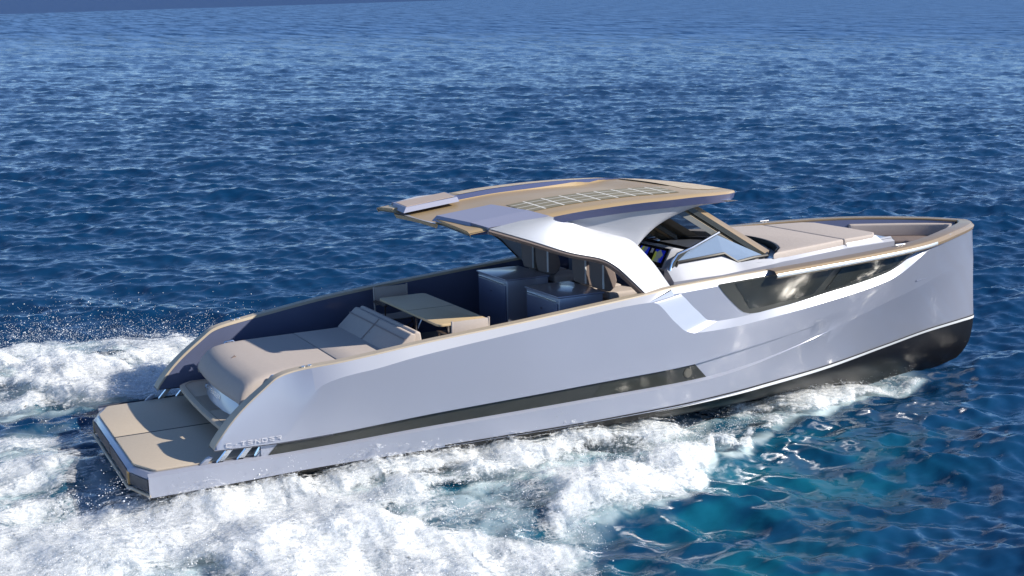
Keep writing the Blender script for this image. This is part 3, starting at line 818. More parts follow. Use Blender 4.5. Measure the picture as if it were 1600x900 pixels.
# struts under the wings
for sgn in (-1, 1):
    for x0 in (1.04, 1.30, 1.53):
        y = -1.76*sgn
        st = MB()
        dx = .17 if x0 < 1.5 else .12
        st.prism([(x0 - .045, y - .02, -.03), (x0 + .03, y - .02, -.03), (x0 + .03 + dx, y - .02, .15), (x0 - .045 + dx, y - .02, .15)], (0, .05, 0))
        st.build("wing_strut", CHROME, boat, smooth=False)
    MB().bevprism([(.80, -1.74*sgn, -.02), (.90, -1.74*sgn, -.02), (.98, -1.74*sgn, .06), (.94, -1.74*sgn, .075), (.90, -1.74*sgn, .06)], (0, .04, 0), .006, 2).build("cleat", PAINT, boat)

# transom pod with its tan step
pod = MB()
def podring(z, x0, w, n=40, curve=.18, back=4.0, rc=.3):
    pts = []
    for i in range(n + 1):
        y = -w + 2*w*i/n
        u = abs(y)/w
        x = x0 + curve*u**2 + rc*max(0, (u - .86)/.14)**2
        pts.append((x, y, z))
    return [(back, -w, z)] + pts + [(back, w, z)]
pod.grid([podring(-.02, 2.0, 1.30, curve=.3), podring(.05, 1.75, 1.36, curve=.3), podring(.15, 1.48, 1.42, curve=.24), podring(.215, 1.34, 1.44, curve=.2)])
pod_o = pod.build("transom_pod", PAINT, boat, sharp=40)
st = MB(); ra = podring(.205, 1.21, 1.50, curve=.05, back=2.3, rc=.15); rb = podring(.25, 1.21, 1.50, curve=.05, back=2.3, rc=.15); rc_ = podring(.265, 1.235, 1.475, curve=.05, back=2.28, rc=.15)
st.grid([ra + [ra[0]], rb + [rb[0]], rc_ + [rc_[0]]]); st.poly(rc_); st.poly(ra)
st.build("step", TAN, pod_o, sharp=50)
st2 = MB(); ra = podring(.266, 1.275, 1.42, curve=.05, back=2.2, rc=.13); st2.grid([ra + [ra[0]], [(x+.012 if x < 2 else x, y*.99, z+.004) for x, y, z in ra + [ra[0]]]])
st2.build("step_seam", mat("tan_seam", (.33, .27, .2), .7), pod_o)
for z in (.2722,):
    MB().box((1.30, -.30, .262), (1.52, .52, .272), 0).build("step_shade", mat("shaded_tan", (.40, .33, .25), .7), pod_o)  # darker patch: shade across the middle of the step put into colour
face = MB()
face.grid([podring(.255, 1.43, 1.26, curve=.24, rc=.25), podring(.42, 1.49, 1.24, curve=.22, rc=.25), podring(.60, 1.60, 1.22, curve=.18, rc=.22), podring(.76, 1.75, 1.22, curve=.12, rc=.2)])
face.build("transom_face", PAINT, pod_o, sharp=40)
lettering("letter", CHROME, pod_o, (1.487, .62, .36), (.0, -1, .0), (.30, 0, .95), (-.95, 0, .30), .055, .052, .108, .009, .02)
base = MB().box((1.9, -1.24, .1), (4.32, 1.24, .74), .03)
base.build("sunpad_base", NAVY, pod_o)

# sun pad
def padsection(y, edge):
    pr = [(1.545, .50), (1.50, .535), (1.505, .60), (1.56, .70), (1.64, .785), (1.76, .845), (1.92, .872), (2.2, .885), (2.6, .89), (2.93, .892)]
    cbulge = .07*(1 - (y/1.15)**2)
    return [(x - cbulge*(1 if x < 2 else max(0, (2.6-x)/.6)), y, z - edge*(.05 if z > .55 else .02)) for x, z in pr]
sp = MB()
ys = [-1.16, -1.15, -1.12, -1.06, -.9, -.5, 0, .5, .9, 1.06, 1.12, 1.15, 1.16]
eg = [3.0, 1.0, .45, .12, 0, 0, 0, 0, 0, .12, .45, 1.0, 3.0]
sp.grid([padsection(y, e) for y, e in zip(ys, eg)])
sp_o = sp.build("sunpad", CUSH, boat, sharp=60)
sp2 = MB()
def fsec(y, e): return [(2.945, y, .80), (2.945, y, .878 - e*.05), (2.965, y, .893 - e*.05), (3.3, y, .895 - e*.05), (3.80, y, .90 - e*.05), (3.80, y, .8)]
sp2.grid([fsec(y, e) for y, e in zip(ys, eg)]); sp2.build("sunpad_cushion", CUSH, sp_o, sharp=60)
MB().box((2.92, -1.15, .78), (2.95, 1.15, .862)).build("cushion_gap", BLACKM, sp_o)
MB().prism([(1.492, .12, .61), (1.492, .132, .61), (1.83, .132, .862), (1.83, .12, .862)], (-.03, 0, .03)).build("cushion_seam", CUSH_D, sp_o)
for sgn in (-1, 1):
    c = MB(); c.tube([(1.90, 1.19*sgn, .80), (1.94, 1.20*sgn, .85), (2.06, 1.21*sgn, .855), (2.10, 1.21*sgn, .80)], .018, 8)
    c.box((1.96, 1.17*sgn-.03, .79), (2.02, 1.17*sgn+.05, .86), .008)
    c.build("grab_handle", CHROME, boat)
# bolster at the head of the pad
bo = MB().bevprism([(3.66, -1.13, .885), (3.97, -1.13, 1.165), (4.04, -1.13, 1.15), (4.02, -1.13, .885)], (0, 2.26, 0), .02, 3)
bo_o = bo.build("sunpad_backrest", CUSH, boat)
MB().bevprism([(4.03, -1.10, .90), (4.02, -1.10, 1.14), (4.06, -1.10, 1.185), (4.13, -1.10, 1.16), (4.16, -1.10, .92)], (0, 2.2, 0), .03, 4).build("backrest_roll", CUSH, bo_o, sharp=60)
MB().box((3.775, -.004, .97), (3.96, .004, 1.0), 0, M=Matrix.Translation((0, 0, 0))).build("backrest_seam", SEAM, bo_o)
_t = MB().prism([(3.655, .06, .892), (3.655, .075, .892), (3.965, .075, 1.172), (3.965, .06, 1.172)], (-.004, 0, .004)); _t.build("backrest_seam", SEAM, bo_o)
MB().prism([(3.872, -1.13, 1.085), (3.872, 1.13, 1.085), (3.885, 1.13, 1.097), (3.885, -1.13, 1.097)], (-.004, 0, .004)).build("backrest_seam", SEAM, bo_o)
MB().box((4.16, -1.24, .72), (4.33, 1.24, .80), .01).build("backrest_ledge", CUSH_D, bo_o)

# cockpit sole
so = MB(); so.box((2.3, -1.62, .10), (8.4, 1.62, .50)); so.build("cockpit_floor", SOLE, boat)

# consoles behind the helm seats
def console(y0, y1, near):
    c = MB().box((6.22, y0, .50), (6.95, y1, 1.44), .015, 2); o = c.build("console", PAINT, boat)
    MB().bevprism([(6.19, y0-.015, 1.44), (6.97, y0-.015, 1.44), (6.97, y1+.015, 1.44), (6.19, y1+.015, 1.44)], (0, 0, .03), .01, 2).build("console_top", mat("console_top_paint", (.26, .27, .36), .32, .3, .4), o)
    MB().box((6.202, y0+.04, .58), (6.222, y1-.04, 1.36), .006, 2).build("door", NAVY, o)
    MB().box((6.185, y0+.05, 1.385), (6.215, y1-.05, 1.40), .004, 2).build("handle", CHROME, o)
    MB().disc((6.20, (y0+y1)/2, 1.22), (-1, 0, 0), .018, .012, 12).build("latch", CHROME, o)
console(-1.33, -.29, True)
console(.36, 1.42, False)
def helm_seat(y):
    M_ = Matrix.Translation((0, y, 0))
    pr = [(7.02, 1.46), (6.98, 1.62), (6.975, 1.80), (6.97, 2.0), (6.98, 2.06), (7.05, 2.07), (7.10, 2.0), (7.13, 1.88), (7.20, 1.72), (7.23, 1.60), (7.20, 1.50), (7.12, 1.44)]
    b = MB().bevprism([(x, -.20, z) for x, z in pr], (0, .40, 0), .025, 3); 
    b.v = [(vx, vy + y, vz) for vx, vy, vz in b.v]
    o = b.build("helm_seat", CUSH_D, boat, sharp=50)
    t = MB().box((7.10, y-.23, 1.30), (7.62, y+.23, 1.43), .05, 4); t.build("seat_cushion", CUSH, o, sharp=60)
    t = MB().box((7.02, y-.21, .50), (7.45, y+.21, 1.30), .03); t.build("seat_base", NAVY, o)
    t = MB().prism([(6.972, y-.203, 1.5), (6.972, y-.203, 2.04), (7.0, y-.203, 2.05), (7.0, y-.203, 1.5)], (0, -.006, 0)); t.build("piping", STRIPE, o)
for y in (-1.08, -.56, .64, 1.14): helm_seat(y)

# helm station and saloon dash
dash = MB().box((8.28, -1.32, .50), (8.62, 1.32, 1.60), .02); dash_o = dash.build("dashboard", NAVY, boat)
MB().box((8.45, -1.28, 1.55), (10.15, 1.28, 1.62), .02).build("dash_top", CUSH, dash_o)
MB().box((8.3, .1, 1.6), (8.75, 1.30, 1.70), .03).build("dash_pad", CUSH, dash_o)
pod_pts = [(8.12, 1.66), (8.28, 1.95), (8.34, 1.965), (8.60, 1.90), (8.62, 1.60), (8.2, 1.60)]
bi = MB().bevprism([(x, -1.14, z) for x, z in pod_pts], (0, .84, 0), .012, 2); bi.build("helm_binnacle", PAINT_W, dash_o)
def on_face(t, y): return (8.12 + .16*t - .01, y, 1.66 + .29*t + .004)
MB().poly([on_face(.02, -1.115), on_face(.02, -.32), on_face(.98, -.32), on_face(.98, -1.115)]).prism([on_face(.02, -1.115), on_face(.02, -.32), on_face(.98, -.32), on_face(.98, -1.115)], (-.006, 0, .003)).build("instrument_panel", mat("black_gloss_panel", (.006, .006, .008), .12), dash_o, smooth=False)
def screen_mat():
    m = bpy.data.materials.new("plotter_screen"); m.use_nodes = True
    nt = m.node_tree; b = nt.nodes["Principled BSDF"]; tc = nt.nodes.new("ShaderNodeTexCoord")
    n = nt.nodes.new("ShaderNodeTexVoronoi"); n.inputs['Scale'].default_value = 9
    nt.links.new(tc.outputs['Object'], n.inputs['Vector'])
    cr = nt.nodes.new("ShaderNodeValToRGB"); e = cr.color_ramp.elements
    e[0].position = .2; e[0].color = (.005, .02, .6, 1); e[1].position = .75; e[1].color = (.35, .45, .08, 1)
    k = e.new(.5); k.color = (.01, .04, .75, 1)
    nt.links.new(n.outputs['Color'], cr.inputs[0])
    b.inputs['Base Color'].default_value = (.01, .01, .02, 1); b.inputs['Roughness'].default_value = .15
    nt.links.new(cr.outputs[0], b.inputs['Emission Color']); b.inputs['Emission Strength'].default_value = .22
    return m
SCR = screen_mat()
for ya, yb_ in ((-1.06, -.80), (-.62, -.37)):
    q = [on_face(.25, ya), on_face(.25, yb_), on_face(.85, yb_), on_face(.85, ya)]
    q = [(x-.008, y, z+.004) for x, y, z in q]
    MB().prism(q, (-.004, 0, .002)).build("screen", SCR, dash_o, smooth=False)
q = [(x-.008, y, z+.004) for x, y, z in (on_face(.62, -.74), on_face(.62, -.68), on_face(.85, -.68), on_face(.85, -.74))]
MB().prism(q, (-.004, 0, .002)).build("gauge", STRIPE, dash_o, smooth=False)
wl = MB(); cwh = Vector((8.02, -.72, 1.62)); ax = Vector((-.75, 0, .65)).normalized(); u_ = ax.orthogonal().normalized(); v_ = ax.cross(u_)
wl.tube([cwh + (u_*math.cos(a) + v_*math.sin(a))*.16 for a in np.linspace(0, 2*math.pi, 25)], .014, 8, caps=False)
for a in (0, 2.1, 4.2): wl.tube([cwh, cwh + (u_*math.cos(a) + v_*math.sin(a))*.16], .01, 6)
wl.tube([cwh, cwh - ax*.2], .02, 8)
wl.build("steering_wheel", BLACKM, dash_o)

# coach roof / side coaming
def hwall(X): return np.interp(X, [8.0, 9.9, 10.3, 11.7, 12.8, 13.0], [1.60, 1.60, 1.52, 1.13, .93, .90])
tr = MB()
X = np.linspace(8.02, 13.0, 80)
zlow = np.interp(X, [8, 8.9, 10.05, 11.6, 13.0], [1.54, 1.555, 1.64, 1.64, 1.62]); zup = np.interp(X, [8.0, 8.18, 9.06, 9.3, 9.6, 10.0, 10.15, 13.0], [1.70, 1.775, 1.825, 1.69, 1.71, 1.70, 1.69, 1.69])
yw = hwall(X); yu = yw - np.interp(X, [8, 9.06, 9.3, 10.1, 11.6, 11.9, 12.9], [.2, .21, .12, .06, .03, .1, .1])
tr.grid([np.stack([X, -yw, 1.2 + 0*X], 1).tolist(), np.stack([X, -yw, zlow], 1).tolist()])
tr.poly([(8.02, -1.6, 1.2), (8.02, -1.6, 1.54), (8.02, -1.4, 1.70), (8.02, -1.34, 1.69), (8.02, -1.34, 1.2)])
tr_o = tr.build("coach_roof", PAINT, boat, mirror=True, sharp=20)
MB().grid([np.stack([X, -yw, zlow], 1).tolist(), np.stack([X, -yu, zup], 1).tolist(), np.stack([X, -yu + .06, zup - .01], 1).tolist()]).build("coaming_facet", PAINT_W, tr_o, mirror='split', sharp=20)
tp = MB(); Xt = np.linspace(9.6, 13.0, 40)
yt = hwall(Xt) - .05
tp.grid([np.stack([Xt, -yt, 1.67 + 0*Xt], 1).tolist(), np.stack([Xt, 0*Xt, 1.67 + 0*Xt], 1).tolist(), np.stack([Xt, yt, 1.67 + 0*Xt], 1).tolist()])
tp.grid([[(13.0, -.90, 1.62), (13.0, .90, 1.62)], [(13.25, -.85, .95), (13.25, .85, .95)]])
tp.grid([[(13.0, -.85, 1.67), (13.0, .85, 1.67)], [(13.0, -.90, 1.62), (13.0, .90, 1.62)]])
tp.build("coach_roof_top", PAINT, tr_o)
# side deck and bow well floor
Xd = ST[(ST >= 8.2) & (ST <= 15.5)]
q = plan_offset(Xd, -.25, zc)
dk = MB(); zd = np.where(Xd < 13.05, 1.30, 1.0)
dk.grid([np.stack([q[:, 0], -q[:, 1], zd], 1).tolist(), np.stack([q[:, 0], 0*q[:, 1], zd], 1).tolist()])
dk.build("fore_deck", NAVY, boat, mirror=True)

# forward sun pad: two cushions
def cushion(outline, z0, z1, name, parent, m, bev=.035):
    b = MB().bevprism([(x, y, z0) for x, y in outline], (0, 0, z1 - z0), bev, 4)
    return b.build(name, m, parent, sharp=60)
arc = [(10.72 - .40*(y/1.3)**2*1.25 - (.0 if abs(y) < 1.2 else .12*(abs(y)-1.2)/.3), y) for y in np.linspace(1.35, -1.35, 15)]
aft_c = [(11.72, -1.08), (11.72, 1.08), (9.9, 1.55)] + [(10.02, 1.46)] + arc + [(10.02, -1.46), (9.9, -1.55)]
fs_o = cushion(aft_c, 1.672, 1.785, "fore_sunpad", boat, CUSH)
cushion([(11.74, -1.075), (12.50, -.94), (12.66, -.76), (12.68, 0), (12.66, .76), (12.50, .94), (11.74, 1.075)], 1.672, 1.785, "sunpad_cushion", fs_o, CUSH)
MB().bevprism([(11.78, -1.10, 1.63), (12.74, -.93, 1.63), (12.56, -.92, 1.76), (11.80, -1.045, 1.765)], (0, .03, 0), .008, 2).build("pad_surround", PAINT_W, fs_o)
sh = [(x, y) for x, y in arc]
MB().grid([[(x - .03, y, 1.668) for x, y in arc], [(x - .03, y, 1.79) for x, y in arc], [(x - .005, y, 1.79) for x, y in arc]]).build("pad_edge_trim", BLACKM, fs_o)

# bow seating
def bowu(d0, d1, z0, z1, xa, name, parent, m, bev=.03):
    Xs = np.unique(np.concatenate([np.linspace(xa, 15.2, 16), np.linspace(15.2, 15.64, 14)]))
    a = plan_offset(Xs, -d0, zc); b = plan_offset(Xs, -d1, zc)
    lim = lambda q: [(x, y) for x, y in q if y > .02]
    A = lim(a); B = lim(b)
    out = A + [(x, -y) for x, y in A[::-1]]; inn = B + [(x, -y) for x, y in B[::-1]]
    mb = MB().bevprism([(x, y, z0) for x, y in out + inn[::-1]], (0, 0, z1 - z0), bev, 3)
    return mb.build(name, m, parent, sharp=50)
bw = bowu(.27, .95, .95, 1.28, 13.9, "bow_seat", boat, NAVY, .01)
bowu(.40, .98, 1.29, 1.41, 13.85, "seat_cushion", bw, CUSH_D)
bowu(.27, .42, 1.40, 1.63, 13.85, "seat_backrest", bw, CUSH)

# windscreen
def wsp(y, t, off=0.0):
    xb = 10.58 - .42*y*y; xt = 8.95 - .34*y*y
    return (xb + (xt-xb)*t + off, y, 1.70 + (2.62-1.70)*t + off*.8)
yy = np.linspace(-1.22, 1.22, 33)
ws = MB().grid([[wsp(y, t) for y in yy] for t in np.linspace(0, 1, 9)])
ws_o = ws.build("windscreen", WSGLASS, boat, recalc=True)
def bar(path_fn, ts, w, h):
    rows = [[], [], [], []]
    for t in ts:
        p = np.array(path_fn(t))
        rows[0].append(tuple(p + (-w/2*0, -w/2, -h/2))); rows[1].append(tuple(p + (0, -w/2, h/2))); rows[2].append(tuple(p + (0, w/2, h/2))); rows[3].append(tuple(p + (0, w/2, -h/2)))
    return rows
for sgn in (-1, 1):
    MB().grid(bar(lambda t: wsp(1.22*sgn, t), np.linspace(0, 1, 9), .10, .09), close=True).build("windscreen_pillar", DARKFR, ws_o)
for sgn in (-1, 1):
    T_ = np.linspace(-.06, 1, 12); off = lambda p, d: tuple(np.array(p) + np.array(d))
    e0 = [off(wsp(.97*sgn, t), (.03, 0, .06)) for t in T_]; e1 = [off(wsp(1.16*sgn, t), (.02, 0, .04)) for t in T_]
    e2 = [off(wsp(1.25*sgn, t), (-.04, 0, -.05)) for t in T_]; e3 = [off(wsp(1.28*sgn, t), (-.17, 0, -.06)) for t in T_]; e4 = [off(wsp(1.20*sgn, t), (-.12, 0, -.05)) for t in T_]
    MB().grid([e0, e1, e2]).build("windscreen_trim", BRONZE, ws_o, sharp=60)
    MB().grid([e2, e3, e4]).build("windscreen_seal", DARKFR, ws_o, sharp=60)
sill = [wsp(y, -.02, .02) for y in yy]
MB().tube(sill, .03, 8).build("windscreen_sill", BLACKM, ws_o)
# low side glass with steel capping
for sgn in (-1, 1):
    G = [(8.20, 1.40, 1.80), (8.32, 1.385, 1.90), (9.02, 1.30, 2.12), (9.86, 1.34, 1.735), (9.60, 1.42, 1.73), (9.28, 1.44, 1.70), (9.06, 1.40, 1.845)]
    G = [(x, y*sgn, z) for x, y, z in G]
    g = MB().prism(G, (0, -.015*sgn, 0)); go = g.build("side_glass", SIDEGL, boat, smooth=False)
    up = [(8.06, 1.44*sgn, 1.55), (8.05, 1.43*sgn, 1.66), (8.10, 1.42*sgn, 1.79), (8.22, 1.40*sgn, 1.915), (8.5, 1.375*sgn, 1.985), (9.05, 1.30*sgn, 2.16)]
    MB().tube(up, .024, 8).build("steel_capping", CHROME, go)
    dn = [(8.16, 1.42*sgn, 1.56), (8.15, 1.42*sgn, 1.68), (8.22, 1.415*sgn, 1.79), (9.06, 1.42*sgn, 1.845), (9.28, 1.46*sgn, 1.70), (9.62, 1.44*sgn, 1.735), (9.95, 1.34*sgn, 1.72)]
    MB().tube(dn, .026, 6).build("glass_gasket", BLACKM, go)
    MB().prism([(8.08, 1.435*sgn, 1.58), (8.16, 1.43*sgn, 1.56), (8.2, 1.41*sgn, 1.80), (8.42, 1.39*sgn, 1.94), (8.28, 1.40*sgn, 1.925), (8.12, 1.43*sgn, 1.80)], (0, -.01*sgn, 0)).build("glass_infill", DARKFR, go, smooth=False)

# hardtop
zr = pchip([4.6, 5.5, 6.5, 7.5, 8.3, 9.0, 9.6, 10.0, 10.25], [2.665, 2.765, 2.855, 2.885, 2.875, 2.825, 2.745, 2.665, 2.585])
wr = pchip([4.6, 6.5, 7.6, 8.5, 9.2, 9.6, 9.85, 10.0, 10.08, 10.10], [1.76, 1.77, 1.74, 1.60, 1.28, .93, .62, .34, .15, 0.0])
def rz(x, y): return zr(x) - .022*np.asarray(y)**2
XR = np.unique(np.concatenate([np.linspace(4.63, 9, 50), np.linspace(9, 10, 24), np.linspace(10, 10.099, 14)]))
def roof_row(fy, dz):
    y = fy*wr(XR); return np.stack([XR, y, rz(XR, y) + dz], 1).tolist()
RX0, RX1, RY0, RY1 = 4.9, 8.85, -.60, 1.02
fys = [-1, -.985, -.95, -.88, -.78]
top = MB()
ts = np.concatenate([np.linspace(-1, -.9, 4), np.linspace(-.9, .9, 61)[1:], np.linspace(.9, 1, 4)[1:]])
rows = []
for f_ in ts:
    y = f_*wr(XR); z = rz(XR, y)
    z = z - .03*np.maximum(0, (abs(f_) - .94)/.06)**2
    # sunken panel on top
    rx = sstep(RX1, RX1 - .95, XR + .35*np.maximum(0, np.abs(y - .2) - .3)**2*1.2)
    ins = rx*sstep(RY0 - .02, RY0 + .02, y)*sstep(RY1 + .02, RY1 - .02, y)
    rows.append(np.stack([XR, y, z - .085*ins], 1).tolist())
top.grid(rows)
und = []
for f_, dz in ((-1, -.03), (-.955, -.16), (-.5, -.17), (.5, -.17), (.955, -.16), (1, -.03)):
    y = f_*wr(XR); und.append(np.stack([XR, y, rz(XR, y) + dz*np.interp(XR, [4.6, 5.4, 9.2, 10.10], [.35, 1, 1, .5])], 1).tolist())
# aft end closing face
ht = top.build("hardtop", ROOFM, boat, sharp=25)
MB().grid(und[0:2]).build("roof_side_band", TRIM, ht)
MB().grid(und[4:6]).build("roof_side_band", TRIM, ht)
MB().grid(und[1:5]).build("roof_lining", PAINT_W, ht)
MB().grid([[r[0] for r in rows], [(r[0][0] + .03, r[0][1]*.99, r[0][2] - .06) for r in rows]]).build("roof_edge", ROOFM, ht)
# recess wall
xw = np.linspace(RX0 - .1, RX1 - .55, 40)
def rw(x, y): return float(rz(x, y))
wall = [(x, RY1 + .004, rw(x, RY1)) for x in xw] + [(RX1 - .55 + .5*math.sin(a), RY1 - .42 + .42*math.cos(a), 0) for a in np.linspace(0, 1.3, 14)]
wall = [(x, y, rw(x, y) + .004) for x, y, z in wall]
MB().grid([wall, [(x, y - .012, z - .092) for x, y, z in wall]]).grid([wall, [(x, y + .03, z + .003) for x, y, z in wall]]).build("recess_wall", TRIM, ht, recalc=False)
# solar panels
def cell_mat(name, a, line, sx, sy, wdt):
    m = mat(name, a, .5, .0, .0, spec=.3); nt = m.node_tree; b = nt.nodes["Principled BSDF"]
    tc = nt.nodes.new("ShaderNodeTexCoord"); mp = nt.nodes.new("ShaderNodeMapping"); mp.inputs['Scale'].default_value = (sx, sy, 1)
    br = nt.nodes.new("ShaderNodeTexBrick"); br.offset = 0; br.inputs['Scale'].default_value = 1; br.inputs['Mortar Size'].default_value = wdt
    br.inputs['Brick Width'].default_value = 1; br.inputs['Row Height'].default_value = 1; br.inputs['Mortar Smooth'].default_value = .1
    br.inputs['Color1'].default_value = (*a, 1); br.inputs['Color2'].default_value = (*[c*1.12 for c in a], 1); br.inputs['Mortar'].default_value = (*line, 1)
    nt.links.new(tc.outputs['Object'], mp.inputs['Vector']); nt.links.new(mp.outputs[0], br.inputs['Vector']); nt.links.new(br.outputs[0], b.inputs['Base Color'])
    return m
CELL = cell_mat("solar_cells", (.23, .20, .125), (.8, .78, .72), 1/.30, 1/.205, .045)
CELL2 = cell_mat("front_solar_cells", (.50, .40, .27), (.66, .57, .43), 1/.24, 1/.2, .05)
def roof_patch(xs, ylo, yhi, dz, nm, m):
    rws = []
    for t in np.linspace(0, 1, 9):
        rws.append([(x, ylo(x) + (yhi(x)-ylo(x))*t, float(rz(x, ylo(x) + (yhi(x)-ylo(x))*t)) + dz) for x in xs])
    return MB().grid(rws).build(nm, m, ht)
roof_patch(np.linspace(5.72, 8.30, 40), lambda x: -1.38 + .12*max(0, x-8.0), lambda x: -.68 - .3*max(0, x - 8.1), .006, "solar_panel", CELL)
roof_patch(np.linspace(8.62, 9.62, 30), lambda x: -1.05 + .75*max(0, x-9.0)**1.2 + .35*max(0, 8.8-x), lambda x: 1.1 - .7*max(0, x-9.0)**1.2, .006, "solar_panel", CELL2)
roof_patch(np.linspace(5.8, 8.5, 40), lambda x: 1.12, lambda x: 1.52 - .25*max(0, x-8), .006, "solar_panel", CELL2)
PLATEM = mat("matt_lavender_paint", (.27, .29, .40), .55, .0, .0)
# arm plates on top at the aft corners, and legs
for sgn in (-1, 1):
    def z_(x, y): return float(rz(x, y))
    in_a, in_f, out_f, out_a = (4.66, .58), (5.52, .60), (5.70, 1.42), (4.80, 1.42)
    top_ = [(x, y*sgn, z_(x, y) + .042) for x, y in (in_a, in_f, out_f, out_a)]
    bot_ = [(x, y*sgn, z_(x, y) - .03) for x, y in ((4.60, .53), (5.54, .57), (5.72, 1.45), (4.76, 1.45))]
    pl = MB(); pl.add(top_ + bot_, [(0, 1, 2, 3), (0, 4, 5, 1), (1, 5, 6, 2), (2, 6, 7, 3), (3, 7, 4, 0)])
    # outer bevel down to the roof edge
    oe = [(4.90, 1.80*sgn, 2.645), (5.84, 1.80*sgn, 2.73)]
    pl.add([top_[3], top_[2], oe[1], oe[0]], [(0, 1, 2, 3)])
    pl.add([top_[3], oe[0], (4.92, 1.74*sgn, 2.545), (4.72, .6*sgn, 2.62)], [(0, 1, 2, 3)])
    po = pl.build("arm_plate", PLATEM, ht, sharp=15)
    if sgn > 0: MB().prism([(top_[0][0]+.03, top_[0][1]+.05, top_[0][2]+.001), (top_[1][0]-.03, top_[1][1]+.05, top_[1][2]+.001), (top_[2][0]-.03, top_[2][1], top_[2][2]+.001), (top_[3][0]+.03, top_[3][1], top_[3][2]+.001)], (0, 0, .006)).build("plate_reflection", mat("tan_reflection_tint", (.52, .41, .33), .6), ht)  # added tan sheet: warm reflection on the far plate put into its colour
    # leg: a broad slab from the roof edge forward and down to the cap rail
    A = [(4.90, 1.805, 2.635), (5.5, 1.81, 2.425), (6.15, 1.85, 2.19), (6.62, 1.90, 2.065), (6.82, 1.93, 1.945), (7.05, 1.97, 1.73), (7.34, 2.0, 1.44)]
    F_ = [(5.84, 1.80, 2.725), (6.12, 1.68, 2.63), (6.55, 1.60, 2.48), (6.97, 1.60, 2.345), (7.24, 1.61, 2.255), (7.55, 1.68, 1.945), (7.86, 1.80, 1.475)]
    fA = [pchip(range(7), [p[i] for p in A]) for i in range(3)]; fF = [pchip(range(7), [p[i] for p in F_]) for i in range(3)]
    tt = np.linspace(0, 6, 40)
    a = np.stack([f(tt) for f in fA], 1); b = np.stack([f(tt) for f in fF], 1)
    mid = (a + b)/2 + np.array((0, .035, .03))
    th = np.array((.0, -.11, -.05))
    a[:, 1] *= sgn; b[:, 1] *= sgn; mid[:, 1] *= sgn; th[1] *= sgn
    a2 = a + th*.75; b2 = b + th*.75
    lg = MB().grid([a.tolist(), mid.tolist(), b.tolist(), b2.tolist(), a2.tolist(), a.tolist()])
    for e in (0, -1): lg.poly([a[e], mid[e], b[e], b2[e], a2[e]])
    lgo = lg.build("hardtop_leg", PAINT_W, boat, sharp=30)
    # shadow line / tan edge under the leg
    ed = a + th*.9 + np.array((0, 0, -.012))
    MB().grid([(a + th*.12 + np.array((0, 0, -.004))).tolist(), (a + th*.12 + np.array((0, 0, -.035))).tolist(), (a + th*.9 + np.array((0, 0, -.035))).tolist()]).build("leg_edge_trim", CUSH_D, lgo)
    # fairing between roof and leg, flaring out to the roof edge
    up = [(5.6, 1.66, 2.62), (6.2, 1.66, 2.67), (7.0, 1.655, 2.70), (7.8, 1.61, 2.70), (8.5, 1.50, 2.685), (9.2, 1.26, 2.645), (9.7, .92, 2.565)]
    lo = [(5.7, 1.60, 2.50), (6.2, 1.54, 2.44), (6.8, 1.47, 2.22), (7.35, 1.45, 1.98), (7.46, 1.44, 2.20), (7.70, 1.42, 2.49), (8.10, 1.42, 2.60)]
    fu = [pchip(range(7), [p[i] for p in up]) for i in range(3)]; fl = [pchip(range(7), [p[i] for p in lo]) for i in range(3)]
    U = np.stack([f(tt) for f in fu], 1); L_ = np.stack([f(tt) for f in fl], 1)
    rws = []
    for t in np.linspace(0, 1, 7):
        q = U + (L_-U)*t; q[:, 1] -= .05*math.sin(math.pi*t); q[:, 1] *= sgn; rws.append(q.tolist())
    inner = []
    for t in (1, .5, 0):
        q = U + (L_-U)*t; q[:, 1] = (q[:, 1] - .09)*sgn; q[:, 2] -= .0; inner.append(q.tolist())
    MB().grid(rws + inner + [rws[0]]).build("roof_fairing", PAINT_W, lgo, sharp=40)

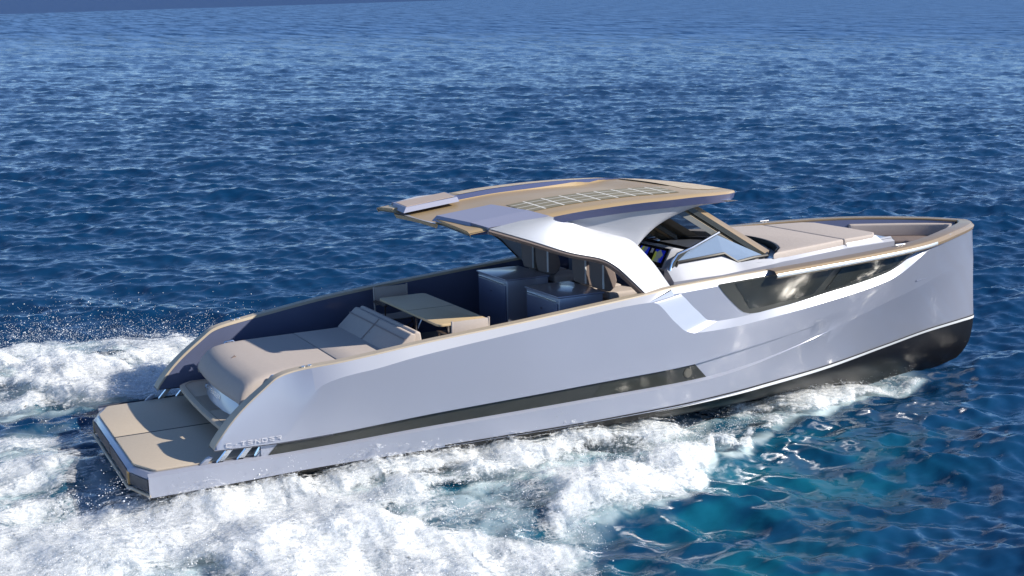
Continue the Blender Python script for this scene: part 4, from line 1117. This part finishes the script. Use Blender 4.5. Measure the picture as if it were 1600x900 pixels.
# ------------------------------------------------------------------ loose furniture in the cockpit
def place(o, x, y, z, rz_=0.0):
    o.matrix_world = BM @ Matrix.Translation((x, y, z)) @ Matrix.Rotation(rz_, 4, 'Z')
table = empty("dining_table", "rectangular tan dining table on two steel legs in the cockpit", "table")
place(table, 4.76, 0, .50)
def rrect(x0, x1, y0, y1, r, n=6):
    pts = []
    for cx, cy, a0 in ((x1-r, y1-r, 0), (x0+r, y1-r, 90), (x0+r, y0+r, 180), (x1-r, y0+r, 270)):
        for k in range(n+1):
            a = math.radians(a0 + 90*k/n); pts.append((cx + r*math.cos(a), cy + r*math.sin(a)))
    return pts
tt_ = MB().bevprism([(x, y, .715) for x, y in rrect(-.39, .39, -1.17, 1.17, .08)], (0, 0, .035), .008, 2)
tto = tt_.build("tabletop", mat("oiled_table_wood", (.60, .455, .27), .55, noise=.08, nscale=20), table)
MB().box((-.385, -.004, .7495), (.385, .004, .7525)).build("tabletop_seam", CUSH_D, tto)
for y in (-.62, .62):
    l = MB().tube([(0, y, .02), (0, y, .72)], .032, 12); l.disc((0, y, 0), (0, 0, 1), .13, .02); l.disc((0, y, .69), (0, 0, 1), .10, .025)
    l.tube([(0, y, .25), (.22, y, .70)], .012, 8)
    l.build("leg", CHROME, table)

def director_chair(label):
    c = empty("director_chair", label, "chair", "folding director chairs at the cockpit table")
    for sx in (-1, 1):
        f = MB()
        f.tube([(sx*.28, -.24, .02), (sx*.28, .24, .44)], .014, 8); f.tube([(sx*.28, .24, .02), (sx*.28, -.24, .44)], .014, 8)
        f.tube([(sx*.28, -.25, .02), (sx*.28, .25, .02)], .014, 8)
        f.build("side_frame", FRAMED, c)
        a = MB().tube([(sx*.28, -.25, .44), (sx*.28, -.26, .64), (sx*.28, -.27, .86)], .016, 8); a.build("back_post", CUSH, c)
        a = MB().box((sx*.28-.025, -.27, .62), (sx*.28+.025, .24, .645), .008, 2); a.tube([(sx*.28, .2, .44), (sx*.28, .2, .63)], .012, 8); a.build("armrest", FRAMED, c)
    f = MB(); f.tube([(-.28, .2, .03), (.28, .2, .42)], .012, 8); f.tube([(.28, .2, .03), (-.28, .2, .42)], .012, 8); f.build("cross_frame", FRAMED, c)
    s = MB().grid([[(x, y, .44 - .03*(1 - (x/.28)**2)) for x in np.linspace(-.28, .28, 9)] for y in (-.23, 0, .23)])
    s.grid([[(x, y, .425 - .03*(1 - (x/.28)**2)) for x in np.linspace(-.28, .28, 9)] for y in (-.23, 0, .23)]); s.build("seat", CUSH, c)
    b = MB().box((-.285, -.278, .56), (.285, -.258, .85), .006, 2); b.build("backrest", CUSH, c)
    return c
ch = director_chair("beige fabric director chair in sunlight on the near side of the table")
place(ch, 4.70, -1.26, .50)
ch2 = director_chair("shaded brown director chair against the far bulwark behind the table")
place(ch2, 4.72, 1.27, .50, math.pi)
